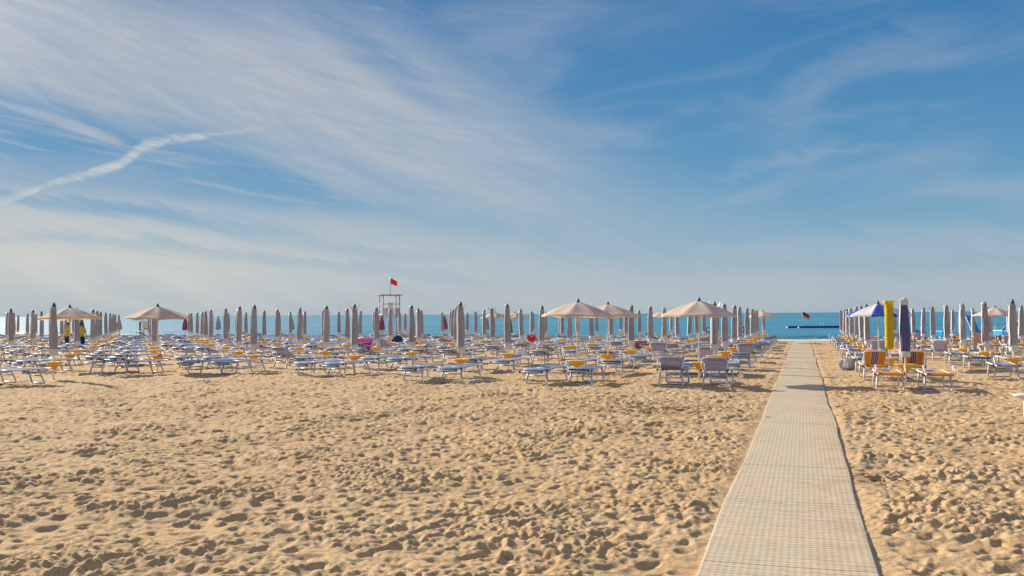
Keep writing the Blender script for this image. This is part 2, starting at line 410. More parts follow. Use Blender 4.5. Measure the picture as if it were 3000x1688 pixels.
# ------------------------------------------------------------------ walkway of slatted matting
def build_walkway():
    mb = MB()
    r_ = random.Random(3)
    y = 2.0; hw = WALK_W / 2; pitch = .066
    xs = [-1, -.5, 0, .5, 1]
    rows = []
    def wob(y): return .014 * math.sin(y * .42 + .6) + .008 * math.sin(y * 1.1)
    def wid(y): return hw * (1 + .012 * math.sin(y * .7 + 1))
    while y < 80.2:
        # a slat: rounded top and a groove
        lift = .017 + .005 * math.sin(y * .5) + .004 * r_.random()
        k_slat = len(rows) // 4
        gap = .0025 if k_slat % 38 == 7 else (.0 if r_.random() > .03 else .003)
        for dy, dz in ((0, -.0035 - gap), (.008, 0), (pitch * .5, .0012), (pitch - .010, 0)):
            rows.append((y + dy, lift + dz))
        y += pitch
    vs = []
    for (yy, zz) in rows:
        for k, u in enumerate(xs):
            vs.append((WALK_X + wob(yy) + wid(yy) * u, yy, base_z(0, yy) + zz + .004 * math.sin(yy * 2.3 + u * 2)))
    n = len(xs); fs = [(i * n + j, i * n + j + 1, (i + 1) * n + j + 1, (i + 1) * n + j) for i in range(len(rows) - 1) for j in range(n - 1)]
    mb.add(vs, fs, 0, False)
    # side hems
    for sgn in (-1, 1):
        ev = []
        for (yy, zz) in rows[::4]:
            e = WALK_X + wob(yy) + wid(yy) * sgn; b = base_z(0, yy)
            ev += [(e, yy, b + zz + .0), (e + sgn * .012, yy, b + zz - .002), (e + sgn * .016, yy, b + zz - .06)]
        kk = len(ev) // 3
        fs2 = []
        for i in range(kk - 1):
            for j in range(2):
                q = (i * 3 + j, i * 3 + j + 1, (i + 1) * 3 + j + 1, (i + 1) * 3 + j)
                fs2.append(q if sgn > 0 else q[::-1])
        mb.add(ev, fs2, 1, False)
    m, N, L, B = new_mat('slatted_matting')
    B.inputs['Roughness'].default_value = .85; B.inputs['Specular IOR Level'].default_value = .2
    g = N.new('ShaderNodeNewGeometry')
    mp = N.new('ShaderNodeVectorMath'); mp.operation = 'MULTIPLY'; mp.inputs[1].default_value = (9, 14, 1)
    L.new(g.outputs['Position'], mp.inputs[0])
    nz = N.new('ShaderNodeTexNoise'); nz.inputs['Scale'].default_value = 1.0; nz.inputs['Detail'].default_value = 3; L.new(mp.outputs[0], nz.inputs['Vector'])
    ramp = N.new('ShaderNodeValToRGB')
    ramp.color_ramp.elements[0].position = .25; ramp.color_ramp.elements[0].color = (.475, .385, .25, 1)
    ramp.color_ramp.elements[1].position = .75; ramp.color_ramp.elements[1].color = (.57, .475, .332, 1)
    L.new(nz.outputs['Fac'], ramp.inputs[0])
    # lengthwise warp threads
    sx = N.new('ShaderNodeSeparateXYZ'); L.new(g.outputs['Position'], sx.inputs[0])
    wv = N.new('ShaderNodeMath'); wv.operation = 'MULTIPLY'; wv.inputs[1].default_value = 2 * PI / .055; L.new(sx.outputs['X'], wv.inputs[0])
    sn = N.new('ShaderNodeMath'); sn.operation = 'SINE'; L.new(wv.outputs[0], sn.inputs[0])
    th = N.new('ShaderNodeMapRange'); th.inputs[1].default_value = -1; th.inputs[2].default_value = 1; th.inputs[3].default_value = .978; th.inputs[4].default_value = 1.016
    L.new(sn.outputs[0], th.inputs[0])
    sc = N.new('ShaderNodeVectorMath'); sc.operation = 'SCALE'; L.new(ramp.outputs[0], sc.inputs[0]); L.new(th.outputs[0], sc.inputs['Scale'])
    # sand trodden over the edges, mostly along the right-hand hem
    n2 = N.new('ShaderNodeTexNoise'); n2.inputs['Scale'].default_value = 2.2; n2.inputs['Detail'].default_value = 6; n2.inputs['Roughness'].default_value = .65
    L.new(g.outputs['Position'], n2.inputs['Vector'])
    ex = N.new('ShaderNodeMapRange'); ex.inputs[1].default_value = -.5; ex.inputs[2].default_value = .6; ex.inputs[3].default_value = -.06; ex.inputs[4].default_value = .17
    L.new(sx.outputs['X'], ex.inputs[0])
    ad = N.new('ShaderNodeMath'); L.new(n2.outputs['Fac'], ad.inputs[0]); L.new(ex.outputs[0], ad.inputs[1])
    ms = N.new('ShaderNodeMapRange'); ms.inputs[1].default_value = .58; ms.inputs[2].default_value = .70; ms.inputs[4].default_value = .6
    L.new(ad.outputs[0], ms.inputs[0])
    mix = N.new('ShaderNodeMixRGB'); mix.inputs[2].default_value = (.47, .335, .20, 1)
    L.new(ms.outputs[0], mix.inputs[0]); L.new(sc.outputs[0], mix.inputs[1]); L.new(mix.outputs[0], B.inputs['Base Color'])
    bp = N.new('ShaderNodeBump'); bp.inputs['Distance'].default_value = .0012; bp.inputs['Strength'].default_value = .4
    L.new(sn.outputs[0], bp.inputs['Height']); L.new(bp.outputs[0], B.inputs['Normal'])
    hem = mat('matting_hem', (.62, .52, .38), .9, var=.08)
    o = mb.build('walkway', [m, hem]); o['kind'] = 'structure'
build_walkway()

# ------------------------------------------------------------------ sea
def build_sea():
    ys = [SHORE - 3]
    while ys[-1] < 140: ys.append(ys[-1] + .35)
    while ys[-1] < 40000: ys.append(ys[-1] * 1.12)
    ys = np.array(ys)
    xs = np.concatenate([-np.geomspace(40000, 120, 30), np.linspace(-110, 40, 240), np.geomspace(50, 40000, 30)])
    Y, X = np.meshgrid(ys, xs, indexing='ij')
    Z = np.full_like(X, SEAZ)
    w = np.clip((Y - SHORE) / 8, 0, 1) * np.clip((150 - Y) / 40, 0, 1)
    for k, (lam, amp, ang, ph) in enumerate([(5.5, .045, .12, 0), (3.7, .03, -.25, 1), (8.5, .04, .3, 2), (2.6, .018, .05, 3)]):
        Z += w * amp * np.sin(2 * PI / lam * (Y * math.cos(ang) + X * math.sin(ang)) + ph + .8 * np.sin(X * .11 + k))
    # one low swell about to break off the end of the walkway
    cx = np.exp(-((X - 3.0) / 9.0) ** 2)
    Z += .30 * cx * np.exp(-np.where(Y < 88.4, (Y - 88.4) / .5, (Y - 88.4) / 1.5) ** 2)
    nr, nc = X.shape
    vs = np.stack([X, Y, Z], -1).reshape(-1, 3)
    i = np.arange(nr - 1)[:, None]; j = np.arange(nc - 1)[None, :]
    q = np.stack([i * nc + j, i * nc + j + 1, (i + 1) * nc + j + 1, (i + 1) * nc + j], -1).reshape(-1, 4)
    me = bpy.data.meshes.new('sea'); me.from_pydata(vs.tolist(), [], q.tolist())
    me.polygons.foreach_set('use_smooth', np.ones(len(q), bool))
    m, N, L, B = new_mat('sea_water')
    B.inputs['Base Color'].default_value = (.012, .15, .22, 1); B.inputs['Roughness'].default_value = .55
    B.inputs['IOR'].default_value = 1.33; B.inputs['Specular IOR Level'].default_value = 1.0
    g = N.new('ShaderNodeNewGeometry')
    prev = None
    for sc_, dist, stretch in ((.16, 1.2, (1, 2.6, 1)), (.7, .45, (1, 2.2, 1)), (3.0, .10, (1, 1.6, 1))):
        mp = N.new('ShaderNodeVectorMath'); mp.operation = 'MULTIPLY'; mp.inputs[1].default_value = stretch; L.new(g.outputs['Position'], mp.inputs[0])
        n = N.new('ShaderNodeTexNoise'); n.inputs['Scale'].default_value = sc_; n.inputs['Detail'].default_value = 4; L.new(mp.outputs[0], n.inputs['Vector'])
        b = N.new('ShaderNodeBump'); b.inputs['Strength'].default_value = .42; b.inputs['Distance'].default_value = dist
        L.new(n.outputs['Fac'], b.inputs['Height'])
        if prev: L.new(prev.outputs[0], b.inputs['Normal'])
        prev = b
    L.new(prev.outputs[0], B.inputs['Normal'])
    # water colour shifts with depth and bottom: greener in the shallows, streaks of deeper blue further out
    mp = N.new('ShaderNodeVectorMath'); mp.operation = 'MULTIPLY'; mp.inputs[1].default_value = (.012, .06, 1); L.new(g.outputs['Position'], mp.inputs[0])
    n = N.new('ShaderNodeTexNoise'); n.inputs['Scale'].default_value = 1.0; n.inputs['Detail'].default_value = 5; L.new(mp.outputs[0], n.inputs['Vector'])
    r = N.new('ShaderNodeValToRGB'); r.color_ramp.elements[0].position = .35; r.color_ramp.elements[0].color = (.022, .165, .26, 1)
    r.color_ramp.elements[1].position = .65; r.color_ramp.elements[1].color = (.040, .24, .33, 1)
    L.new(n.outputs['Fac'], r.inputs[0])
    sx = N.new('ShaderNodeSeparateXYZ'); L.new(g.outputs['Position'], sx.inputs[0])
    sh = N.new('ShaderNodeMapRange'); sh.inputs[1].default_value = SHORE + 1; sh.inputs[2].default_value = SHORE + 16; sh.inputs[3].default_value = .75; sh.inputs[4].default_value = 0
    L.new(sx.outputs['Y'], sh.inputs[0])
    mix = N.new('ShaderNodeMixRGB'); mix.inputs[2].default_value = (.05, .16, .14, 1)
    L.new(sh.outputs[0], mix.inputs[0]); L.new(r.outputs[0], mix.inputs[1]); L.new(mix.outputs[0], B.inputs['Base Color'])
    me.materials.append(m)
    o = bpy.data.objects.new('water', me); COL.objects.link(o); o['kind'] = 'structure'
    # foam where the ripples run up the sand
    mb = MB(); r_ = random.Random(5)
    ph = [r_.uniform(0, 6) for _ in range(8)]
    def edge(x, k): return .28 * math.sin(x * .35 + ph[k]) + .16 * math.sin(x * .9 + ph[k + 1]) + .07 * math.sin(x * 2.3 + ph[k + 2])
    for (yc, wdt, k, zz) in ((SHORE + .55, .42, 0, .02), (SHORE + 1.8, .26, 2, .025), (SHORE + 4.3, .16, 4, .05)):
        vs = []; xs2 = [-95 + .25 * t for t in range(500)]
        for x in xs2:
            c = yc + edge(x, k); wv = wdt * (.55 + .45 * math.sin(x * .6 + ph[k + 3]) * math.sin(x * .17 + ph[k]))
            wv = max(wv, .02)
            vs += [(x, c - wv, SEAZ + zz - .012), (x, c, SEAZ + zz + .035), (x, c + wv, SEAZ + zz - .02)]
        fs = [(i * 3 + j, (i + 1) * 3 + j, (i + 1) * 3 + j + 1, i * 3 + j + 1) for i in range(len(xs2) - 1) for j in range(2)]
        mb.add(vs, fs)
    fo = mb.build('sea_foam', mat('sea_foam_white', (.80, .82, .82), .8, var=.15, vscale=2, bump=.02, bscale=6))
    fo['kind'] = 'stuff'; fo['label'] = 'thin white foam lines where ripples meet the wet sand'; fo['category'] = 'foam'
build_sea()

# ------------------------------------------------------------------ parasols
def closed_canopy(seed, top=2.36, bot=.93, rad=.096, mats=None, loose=0.0):
    r_ = random.Random(seed)
    n = 40; k = 22; mb = MB()
    ph = r_.uniform(0, 6); tw = r_.uniform(-.5, .5); lob = r_.choice((7, 8, 9)); bend = (r_.uniform(-.02, .02), r_.uniform(-.02, .02))
    bulge = r_.uniform(.2, .5); phs = [r_.uniform(0, 6) for _ in range(4)]
    vs = []
    for i in range(k + 1):
        t = i / k; z = bot + (top - bot) * t
        if loose > 0:
            R = rad * (1 + loose * (1 - t) ** 1.1) * (1 - .72 * max(0, t - .55) / .45)
        else:
            R = rad * (1 + .10 * math.sin(t * PI * (1.2 + bulge)) - .30 * max(0, t - .45)) * (1 - .62 * max(0, (t - .9) / .1) ** 2)
        for j in range(n):
            a = 2 * PI * j / n
            pl = 1 + .13 * math.sin(lob * a + ph + tw * t * 4) + .05 * math.sin(3 * a + phs[0] + 5 * t) + .03 * math.sin(17 * a + phs[1] + 3 * t)
            if loose > 0: pl += .10 * math.sin(lob * a + ph) * (1 - t)
            zz = z + (.025 * math.sin(lob * a + ph) + .02 * math.sin(2 * a + phs[2]) if i == 0 else 0)
            cx = bend[0] * math.sin(t * PI) ; cy = bend[1] * math.sin(t * PI)
            vs.append((cx + R * pl * math.cos(a), cy + R * pl * math.sin(a), zz))
    fs = [(i * n + j, i * n + (j + 1) % n, (i + 1) * n + (j + 1) % n, (i + 1) * n + j) for i in range(k) for j in range(n)]
    fs += [tuple(range(n - 1, -1, -1)), tuple(k * n + j for j in range(n))]
    mb.add(vs, fs)
    return mb

def tray_mesh(h=.57):
    mb = MB()
    mb.lathe([(.035, h - .225), (.075, h - .22), (.088, h - .20), (.115, h - .15), (.16, h - .085), (.195, h - .05), (.275, h - .03), (.298, h), (.287, h + .006), (.19, h - .006), (.05, h - .012), (.03, h - .012)], 32)
    return mb

def pole_mesh(h=2.35, r=.025):
    mb = MB(); mb.tube([(0, 0, -.25), (0, 0, h * .5), (0, 0, h)], r, 10)
    mb.lathe([(.021, .28), (.033, .285), (.034, .345), (.021, .35)], 12)
    return mb

def cap_mesh(h):
    mb = MB(); mb.lathe([(.055, h - .05), (.06, h - .01), (.045, h + .03), (.03, h + .05), (.022, h + .085), (.008, h + .095)], 12)
    return mb

def sleeve_mesh(seed, top=2.36, kind=0):
    """the white plastic rain sleeve: a skirt under the cloth and its bunched or flared upper end"""
    r_ = random.Random(seed); mb = MB(); ph = r_.uniform(0, 6)
    f = lambda r, z, t: r * (1 + .10 * math.sin(5 * t + ph + z * 9) + .05 * math.sin(11 * t + z * 4))
    mb.lathe([(.108, .985), (.120, .95), (.126, .88), (.124, .80), (.110, .785), (.112, .88), (.102, .97)], 30, fn=f, close=False)
    # strip of the sleeve running up one side
    a0 = r_.uniform(3.15, 3.9)
    def strip(u, v):
        a = a0 + (u - .5) * 1.15 * (1 - .25 * v); z = .93 + v * (top - .98); R = .136 - .030 * max(0, v - .4) + .007 * math.sin(9 * v + ph)
        return (R * math.cos(a), R * math.sin(a), z)
    mb.sheet(strip, 6, 14, .004)
    if kind == 1:
        mb.blob((-.055, 0, top + .0), (.085, .075, .065), 14, 8, jit=.25, seed=seed)
    elif kind == 2:
        for s_ in (-1, 1):
            def fl(u, v):
                return (s_ * (.07 + .13 * v), (u - .5) * (.10 + .05 * v), top - .22 + .30 * v + .02 * math.sin(6 * u + ph))
            mb.sheet(fl, 4, 6, .003)
    return mb

CAN = {}
def closed_umbrella(seed, kind, cloth='beige', sleeve='bag_white', tray='yellow', full=True):
    root = empty('beach_parasol')
    pole_mesh().build('pole', M['pole'], root)
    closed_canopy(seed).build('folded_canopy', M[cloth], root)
    cap_mesh(2.36).build('finial', M['cap'], root)
    sleeve_mesh(seed, 2.36, kind).build('rain_sleeve', M[sleeve], root)
    tray_mesh().build('tray_table', M[tray], root)
    return Proto(root)

def open_canopy(seed, rad=1.16, top=2.40, rim=1.97, seg=8, two=False, sag=.08):
    r_ = random.Random(seed); mb = MB()
    n = seg * 8; rings = 12
    rot = r_.uniform(0, PI / 4)
    vs = []; 
    def pt(t, a, off):
        q = (a - rot) / (2 * PI / seg); fr = q - math.floor(q)
        rib = abs(math.sin(PI * fr))              # 0 on a rib, 1 mid panel
        R = rad * t * (1 - .075 * rib * t)
        dome = 1 - (.62 * t + .38 * t * t)
        z = rim + (top - rim) * dome - sag * rib * t * (1 - .35 * t) * .8
        z += .065 * rib * t ** 7
        return (R * math.cos(a), R * math.sin(a), z + off)
    for off in (0, -.008):
        for i in range(rings + 1):
            for j in range(n):
                vs.append(pt(max(i / rings, .02), 2 * PI * j / n, off))
    # valance
    base = len(vs)
    for dz in (-.012, -.065):
        for j in range(n):
            a = 2 * PI * j / n; p = pt(1, a, dz)
            q = (a - rot) / (2 * PI / seg); fr = q - math.floor(q)
            s_ = 1.004 + (.012 if dz < -.05 else 0) * math.sin(PI * fr)
            vs.append((p[0] * s_, p[1] * s_, p[2] + (.012 * math.sin(PI * fr) if dz < -.05 else 0) + .012 * math.sin(a * 5 + seed)))
    ro = (rings + 1) * n
    fs = []; mi = []
    def seg_of(j): return int(math.floor(((2 * PI * (j + .5) / n) - rot) / (2 * PI / seg))) % 2 if two else 0
    for i in range(rings):
        for j in range(n):
            j2 = (j + 1) % n
            fs.append((i * n + j, (i + 1) * n + j, (i + 1) * n + j2, i * n + j2)); mi.append(seg_of(j))
            fs.append((ro + i * n + j, ro + i * n + j2, ro + (i + 1) * n + j2, ro + (i + 1) * n + j)); mi.append(seg_of(j))
    for j in range(n):
        j2 = (j + 1) % n
        fs.append((rings * n + j, base + j, base + j2, rings * n + j2)); mi.append(seg_of(j))
        fs.append((base + j, base + n + j, base + n + j2, base + j2)); mi.append(seg_of(j))
    mb.v = vs; mb.f = fs; mb.m = mi; mb.sm = [True] * len(fs)
    ribs = MB()
    for k in range(seg):
        a = rot + 2 * PI * k / seg
        ribs.tube([pt(.04, a, -.02), pt(.5, a, -.022), pt(.98, a, -.022)], .008, 6)
        m_ = pt(.52, a, -.03)
        ribs.tube([(.02 * math.cos(a), .02 * math.sin(a), rim - .10), m_], .007, 6)
    ribs.lathe([(.03, rim - .16), (.045, rim - .15), (.045, rim - .07), (.03, rim - .06)], 12)
    return mb, ribs

def open_umbrella(seed, mats=None, two=False, tray='yellow', rad=1.16, vent=False):
    root = empty('beach_parasol')
    pole_mesh(2.38).build('pole', M['pole'], root)
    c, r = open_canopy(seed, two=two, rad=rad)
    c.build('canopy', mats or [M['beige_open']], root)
    r.build('rib_frame', M['pole'], root)
    cap_mesh(2.41).build('finial', M['cap'], root)
    if tray: tray_mesh().build('tray_table', M[tray], root)
    return Proto(root)

def cone_umbrella(seed, cloth):
    root = empty('beach_parasol')
    pole_mesh(2.2).build('pole', M['metal'], root)
    closed_canopy(seed, 2.2, 1.0, .14, loose=.75).build('folded_canopy', M[cloth], root)
    cap_mesh(2.18).build('finial', M['cap'], root)
    mb = MB(); mb.lathe([(.03, .36), (.12, .37), (.27, .47), (.28, .50), (.26, .505), (.04, .48)], 24); mb.build('tray_table', M['teal_base'], root)
    return Proto(root)

# ------------------------------------------------------------------ sun loungers
LW = .31; LH = .44
def leg_pts(y0, y1, w0, w1):
    return [(-w0, y0, LH - .02), (-w1, y1, .035), (-w1 + .03, y1, .018), (w1 - .03, y1, .018), (w1, y1, .035), (w0, y0, LH - .02)]

def lounger(angle, sling, metal, arms=False, shade=True, stripes=False, far=False, seed=0):
    root = empty('sun_lounger')
    r_ = random.Random(seed)
    hy = -.20                                     # hinge of the backrest
    a = math.radians(angle); ca, sa = math.cos(a), math.sin(a); BL = .74
    sm = [M[sling]] + ([M['purple'], M['white_cloth']] if stripes else [])
    smi = (lambda u, v: 0 if not (stripes and .33 < u < .68) else (2 if int(u * 60) % 5 == 0 else 1))
    sag1, sag2 = r_.uniform(.02, .045), r_.uniform(.015, .035)
    def bed(u, v):
        x = -LW + .01 + 2 * (LW - .01) * u; y = hy + .02 + (1.13) * v
        return (x, y, LH + .004 - sag1 * math.sin(PI * u) * (.5 + .5 * math.sin(PI * v)))
    def back(u, v):
        x = -LW + .015 + 2 * (LW - .015) * u; t = v * BL
        s_ = sag2 * math.sin(PI * u) * (.6 + .4 * math.sin(PI * v))
        return (x, hy - t * ca + s_ * sa, LH + .004 + t * sa - s_ * ca)
    nu = 60 if stripes else 8
    frame = MB(); f2 = MB()
    R = .0195
    frame.tube([(-LW, hy - .05, LH), (-LW, .90, LH), (-LW + .04, .95, LH), (LW - .04, .95, LH), (LW, .90, LH), (LW, hy - .05, LH)], R, 8)
    frame.tube([(-LW, hy, LH - .01), (LW, hy, LH - .01)], R * .8, 8)
    # side rails carry on under the backrest to the head end
    frame.tube([(-LW + .035, hy, LH - .025), (-LW + .035, -.93, LH - .025)], R * .85, 8)
    frame.tube([(LW - .035, hy, LH - .025), (LW - .035, -.93, LH - .025)], R * .85, 8)
    frame.tube([(-LW + .035, -.93, LH - .025), (LW - .035, -.93, LH - .025)], R * .85, 8)
    if angle > 5:
        for s_ in (-1, 1):
            f2.tube([(s_ * (LW - .02), hy - BL * .62 * ca, LH + BL * .62 * sa), (s_ * (LW - .03), -.62, LH - .02)], R * .7, 6)
    hx, hz = hy - BL * ca, LH + BL * sa           # head end of the backrest
    f2.tube([(-LW + .005, hy, LH), (-LW + .005, hy - (BL - .04) * ca, LH + (BL - .04) * sa), (-LW + .05, hx, hz), (LW - .05, hx, hz), (LW - .005, hy - (BL - .04) * ca, LH + (BL - .04) * sa), (LW - .005, hy, LH)], R, 8)
    legs = []
    for (y0, y1) in ((-.60, -.72), (.55, .70)):
        lm = MB()
        lm.tube(leg_pts(y0, y1, LW - .02, LW + .015), R * 1.25, 8)
        k = .42
        yy = y0 + (y1 - y0) * k
        lm.tube([(-LW + .01, yy, (LH - .02) * (1 - k)), (LW - .01, yy, (LH - .02) * (1 - k))], R, 6)
        for s_ in (-1, 1):
            lm.box((s_ * (LW - .02), y0, LH - .03), (.045, .07, .06), 1, bev=.01)
        legs.append(lm)
    shd = MB()
    if arms:
        # white triangular canopy arms standing at the head corners
        for s_ in (-1, 1):
            X = s_ * (LW + .035)
            shd.tube([(X, -.62, LH - .02), (X, -.82, LH + .19)], .017, 8, 0)
            shd.tube([(X, -.82, LH + .19), (X, -1.06, LH - .02 + .06)], .014, 8, 0)
            shd.box((X, -.83, LH + .18), (.05, .10, .08), 0, Matrix.Rotation(.6, 3, 'X'), bev=.015)
            shd.box((X, -.62, LH - .02), (.05, .07, .07), 2, bev=.012)
        def cl(u, v): return (-LW + 2 * LW * u, -1.02 - .10 * v, LH + .05 - .05 * v - .04 * math.sin(PI * v))
        shd.sheet(cl, 8 if not stripes else 60, 3, .006, 1)
    elif shade:
        # sunshade frame folded down behind the head end
        drop = .16 if angle > 20 else .07
        lean = -.16 if angle <= 20 else -.03
        for s_ in (-1, 1):
            X = s_ * (LW + .03)
            p0 = (X, hx + .10, hz - .03 if angle <= 20 else hz - .02); p1 = (X, hx + lean, hz - drop if angle <= 20 else hz - .34)
            shd.tube([p0, p1], .016, 8, 0)
            shd.box(p1, (.05, .06, .06), 2, bev=.012)
            shd.box((X, hx + .12, hz - .03), (.05, .08, .06), 2, bev=.012)
        if angle <= 20:
            shd.tube([(-LW - .03, hx + lean, hz - drop), (LW + .03, hx + lean, hz - drop)], .013, 8, 0)
            def cl(u, v): return (-LW + 2 * LW * u, hx + .02 + (lean - .02) * v, hz - .01 - drop * v - .05 * math.sin(PI * v) - .02 * math.sin(PI * u))
            shd.sheet(cl, 8, 4, .006, 1)
        else:
            def cl(u, v): return (-LW + .02 + (2 * LW - .04) * u, hx - .03, hz - .02 - .07 * v)
            shd.sheet(cl, 8, 3, .006, 1)
    if far:
        for x in legs: 
            frame.add(x.v, x.f, 0)
        frame.add(f2.v, f2.f, 0)
        frame.build('frame', M[metal], root)
        sl = MB(); sl.sheet(bed, nu, 6, .007, smi); sl.sheet(back, nu, 6, .007, smi); sl.build('sling', sm, root)
        shd.build('sunshade', [M[metal], M[sling], M['joint']], root)
    else:
        frame.build('bed_frame', M[metal], root)
        sl = MB(); sl.sheet(bed, nu, 8, .007, smi); sl.build('seat_sling', sm, root)
        b = f2.build('backrest', M[metal], root)
        sl = MB(); sl.sheet(back, nu, 8, .007, smi); sl.build('backrest_sling', sm, b)
        for x in legs: x.build('leg_frame', [M[metal], M['joint']], root)
        shd.build('sunshade', [M[metal], M[sling], M['joint']], root)
    return Proto(root)

ORD = ['first', 'second', 'third', 'fourth', 'fifth', 'sixth', 'seventh', 'eighth', 'ninth', 'tenth', 'eleventh', 'twelfth', 'thirteenth', 'fourteenth',
       'fifteenth', 'sixteenth', 'seventeenth', 'eighteenth', 'nineteenth', 'twentieth', 'twenty-first', 'twenty-second', 'twenty-third', 'twenty-fourth', 'twenty-fifth']

UM = {'plain': [closed_umbrella(10 + i, (0, 2, 0, 2, 0, 0)[i]) for i in range(6)],
      'bunch': [closed_umbrella(30 + i, 1) for i in range(4)],
      'open': [open_umbrella(50), open_umbrella(51)],
      'bluewhite': [open_umbrella(60, [M['white_cloth'], M['blue_cloth']], True)],
      'yellowbag': None, 'lilac': None,
      'red': [cone_umbrella(70, 'red_cloth')], 'grey': [cone_umbrella(72, 'grey_cloth')], 'brown': [cone_umbrella(73, 'brown_cloth')]}

def special_umbrella(seed, cloth, sleeve, flare):
    root = empty('beach_parasol')
    pole_mesh().build('pole', M['pole'], root)
    closed_canopy(seed, 2.30, .90, .108).build('folded_canopy', M[cloth], root)
    mb = MB(); r_ = random.Random(seed)
    f = lambda r, z, t: r * (1 + .09 * math.sin(5 * t + z * 6) + .06 * math.sin(9 * t - z * 11) + .04 * math.sin(4 * t + 23 * z))
    if flare:   # a full yellow sleeve, tied off below and gaping at the top
        mb.lathe([(.05, .84), (.10, .86), (.124, .93), (.120, 1.3), (.129, 1.7), (.122, 2.1), (.130, 2.28), (.172, 2.37), (.178, 2.41), (.168, 2.41), (.122, 2.30), (.11, 2.0)], 30, fn=f, close=False)
    else:       # a clear white sleeve pushed back, the cloth showing down one side
        def strip(u, v):
            a = 2.0 + u * 1.75; z = .80 + v * 1.60; R = .142 - .035 * max(0, v - .5) + .010 * math.sin(9 * v + 4 * u)
            return (R * math.cos(a), R * math.sin(a), z)
        mb.sheet(strip, 10, 20, .004)
        mb.lathe([(.128, .93), (.14, .88), (.136, .78), (.126, .77), (.125, .92)], 30, fn=f, close=False)
        mb.lathe([(.088, 2.22), (.092, 2.30), (.085, 2.36), (.06, 2.41), (.035, 2.43)], 24, fn=f)
    mb.build('rain_sleeve', M[sleeve], root)
    if not flare: cap_mesh(2.30).build('finial', M['cap'], root)
    tray_mesh().build('tray_table', M['yellow'], root)
    return Proto(root)
UM['yellowbag'] = [special_umbrella(80, 'yellow_bag', 'yellow_bag', True)]
UM['lilac'] = [special_umbrella(81, 'lilac', 'bag_white', False)]

LG = {}
for key, (ang, sl, me_, arms, st) in {
        'flat': (0, 'sling', 'metal', False, False), 'flatb': (0, 'sling_blue', 'metal', False, False), 'flatd': (3, 'sling_dark', 'metal', False, False),
        'tilt': (13, 'sling', 'metal', False, False), 'raised': (30, 'sling_light', 'metal', False, False),
        'wflat': (0, 'sling', 'metal_white', True, False), 'wdark': (4, 'sling_dark', 'metal_white', True, False), 'wraised': (34, 'sling_light', 'metal_white', True, False),
        'stripe': (0, 'orange', 'metal_white', True, True), 'stripeup': (36, 'orange', 'metal_white', True, True)}.items():
    LG[key] = [lounger(ang, sl, me_, arms, True, st, False, len(key)), lounger(ang, sl, me_, arms, True, st, True, len(key) + 3)]
LDESC = {'flat': 'flat grey', 'flatb': 'flat blue-grey', 'flatd': 'flat slate', 'tilt': 'slightly tilted grey', 'raised': 'raised-back grey',
         'wflat': 'flat white-armed', 'wdark': 'white-armed slate', 'wraised': 'raised white-armed', 'stripe': 'flat orange purple-striped', 'stripeup': 'raised orange purple-striped'}

# the plan: columns run to the sea, rows run along it.  Places read off the photograph, the rest on the same grid
left_cols = [-3.0, -6.8, -10.6, -14.75, -18.55, -22.5, -26.9] + [-26.9 - 3.87 * i for i in range(1, 16)]
left_seen = {(0, 0): (-2.98, 28.71), (0, 1): (-2.97, 33.64), (0, 2): (-2.94, 38.16), (0, 3): (-2.96, 43.15), (0, 4): (-2.98, 48.46), (0, 5): (-2.99, 54.48), (0, 6): (-2.96, 59.62),
             (1, 0): (-6.71, 28.86), (1, 1): (-6.79, 34.17), (1, 2): (-6.8, 39.12), (1, 3): (-6.79, 44.18), (1, 4): (-6.95, 50.09), (1, 5): (-6.79, 54.22), (1, 6): (-6.63, 58.31),
             (2, 0): (-10.68, 29.35), (2, 1): (-10.64, 34.35), (2, 2): (-10.61, 39.07), (2, 3): (-10.63, 44.38), (2, 4): (-10.53, 48.74), (2, 5): (-10.51, 53.97), (2, 6): (-10.61, 59.26),
             (3, 0): (-15.34, 31.05), (3, 1): (-14.85, 35.14), (3, 3): (-14.77, 45.24), (3, 4): (-14.71, 50.14), (3, 5): (-14.4, 53.71),
             (4, 0): (-19.6, 31.3), (4, 1): (-18.53, 34.9), (4, 2): (-18.74, 40.2), (4, 3): (-18.25, 44.15),
             (5, -1): (-22.59, 24.62), (5, 0): (-22.93, 30.12), (5, 1): (-22.32, 34.47), (5, 3): (-22.47, 44.63), (5, 4): (-22.13, 49.3),
             (6, 0): (-27.0, 30.26), (6, 1): (-27.02, 35.31)}
right_cols = [2.66, 6.42, 10.2, 14.0, 17.8]
right_seen = {(0, 0): (2.70, 28.71), (0, 1): (2.63, 32.93), (0, 2): (2.64, 37.66), (0, 3): (2.54, 41.83), (0, 4): (2.64, 47.78), (0, 5): (2.66, 52.28), (0, 6): (2.7, 59.0), (0, 7): (2.68, 64.48), (0, 8): (2.66, 69.11),
              (1, 1): (6.4, 33.83), (1, 2): (6.52, 39.46), (1, 3): (6.34, 43.48), (1, 4): (6.25, 47.57), (1, 5): (6.39, 53.43), (1, 6): (6.5, 58.99), (1, 7): (6.48, 63.54), (2, 6): (9.8, 56.5)}
special = {('L', 0, 0): 'open', ('L', 1, 0): 'open', ('L', 1, 1): 'open', ('L', 5, 0): 'open', ('L', 6, 0): 'open', ('L', 0, 9): 'open', ('L', 2, 9): 'open', ('L', 1, 9): 'open',
           ('L', 5, 8): 'open', ('L', 5, 9): 'open', ('R', 0, 0): 'lilac', ('R', 0, 1): 'yellowbag', ('R', 0, 2): 'bluewhite', ('R', 2, 6): 'open'}
NR = 11
lr = random.Random(99)
places = []
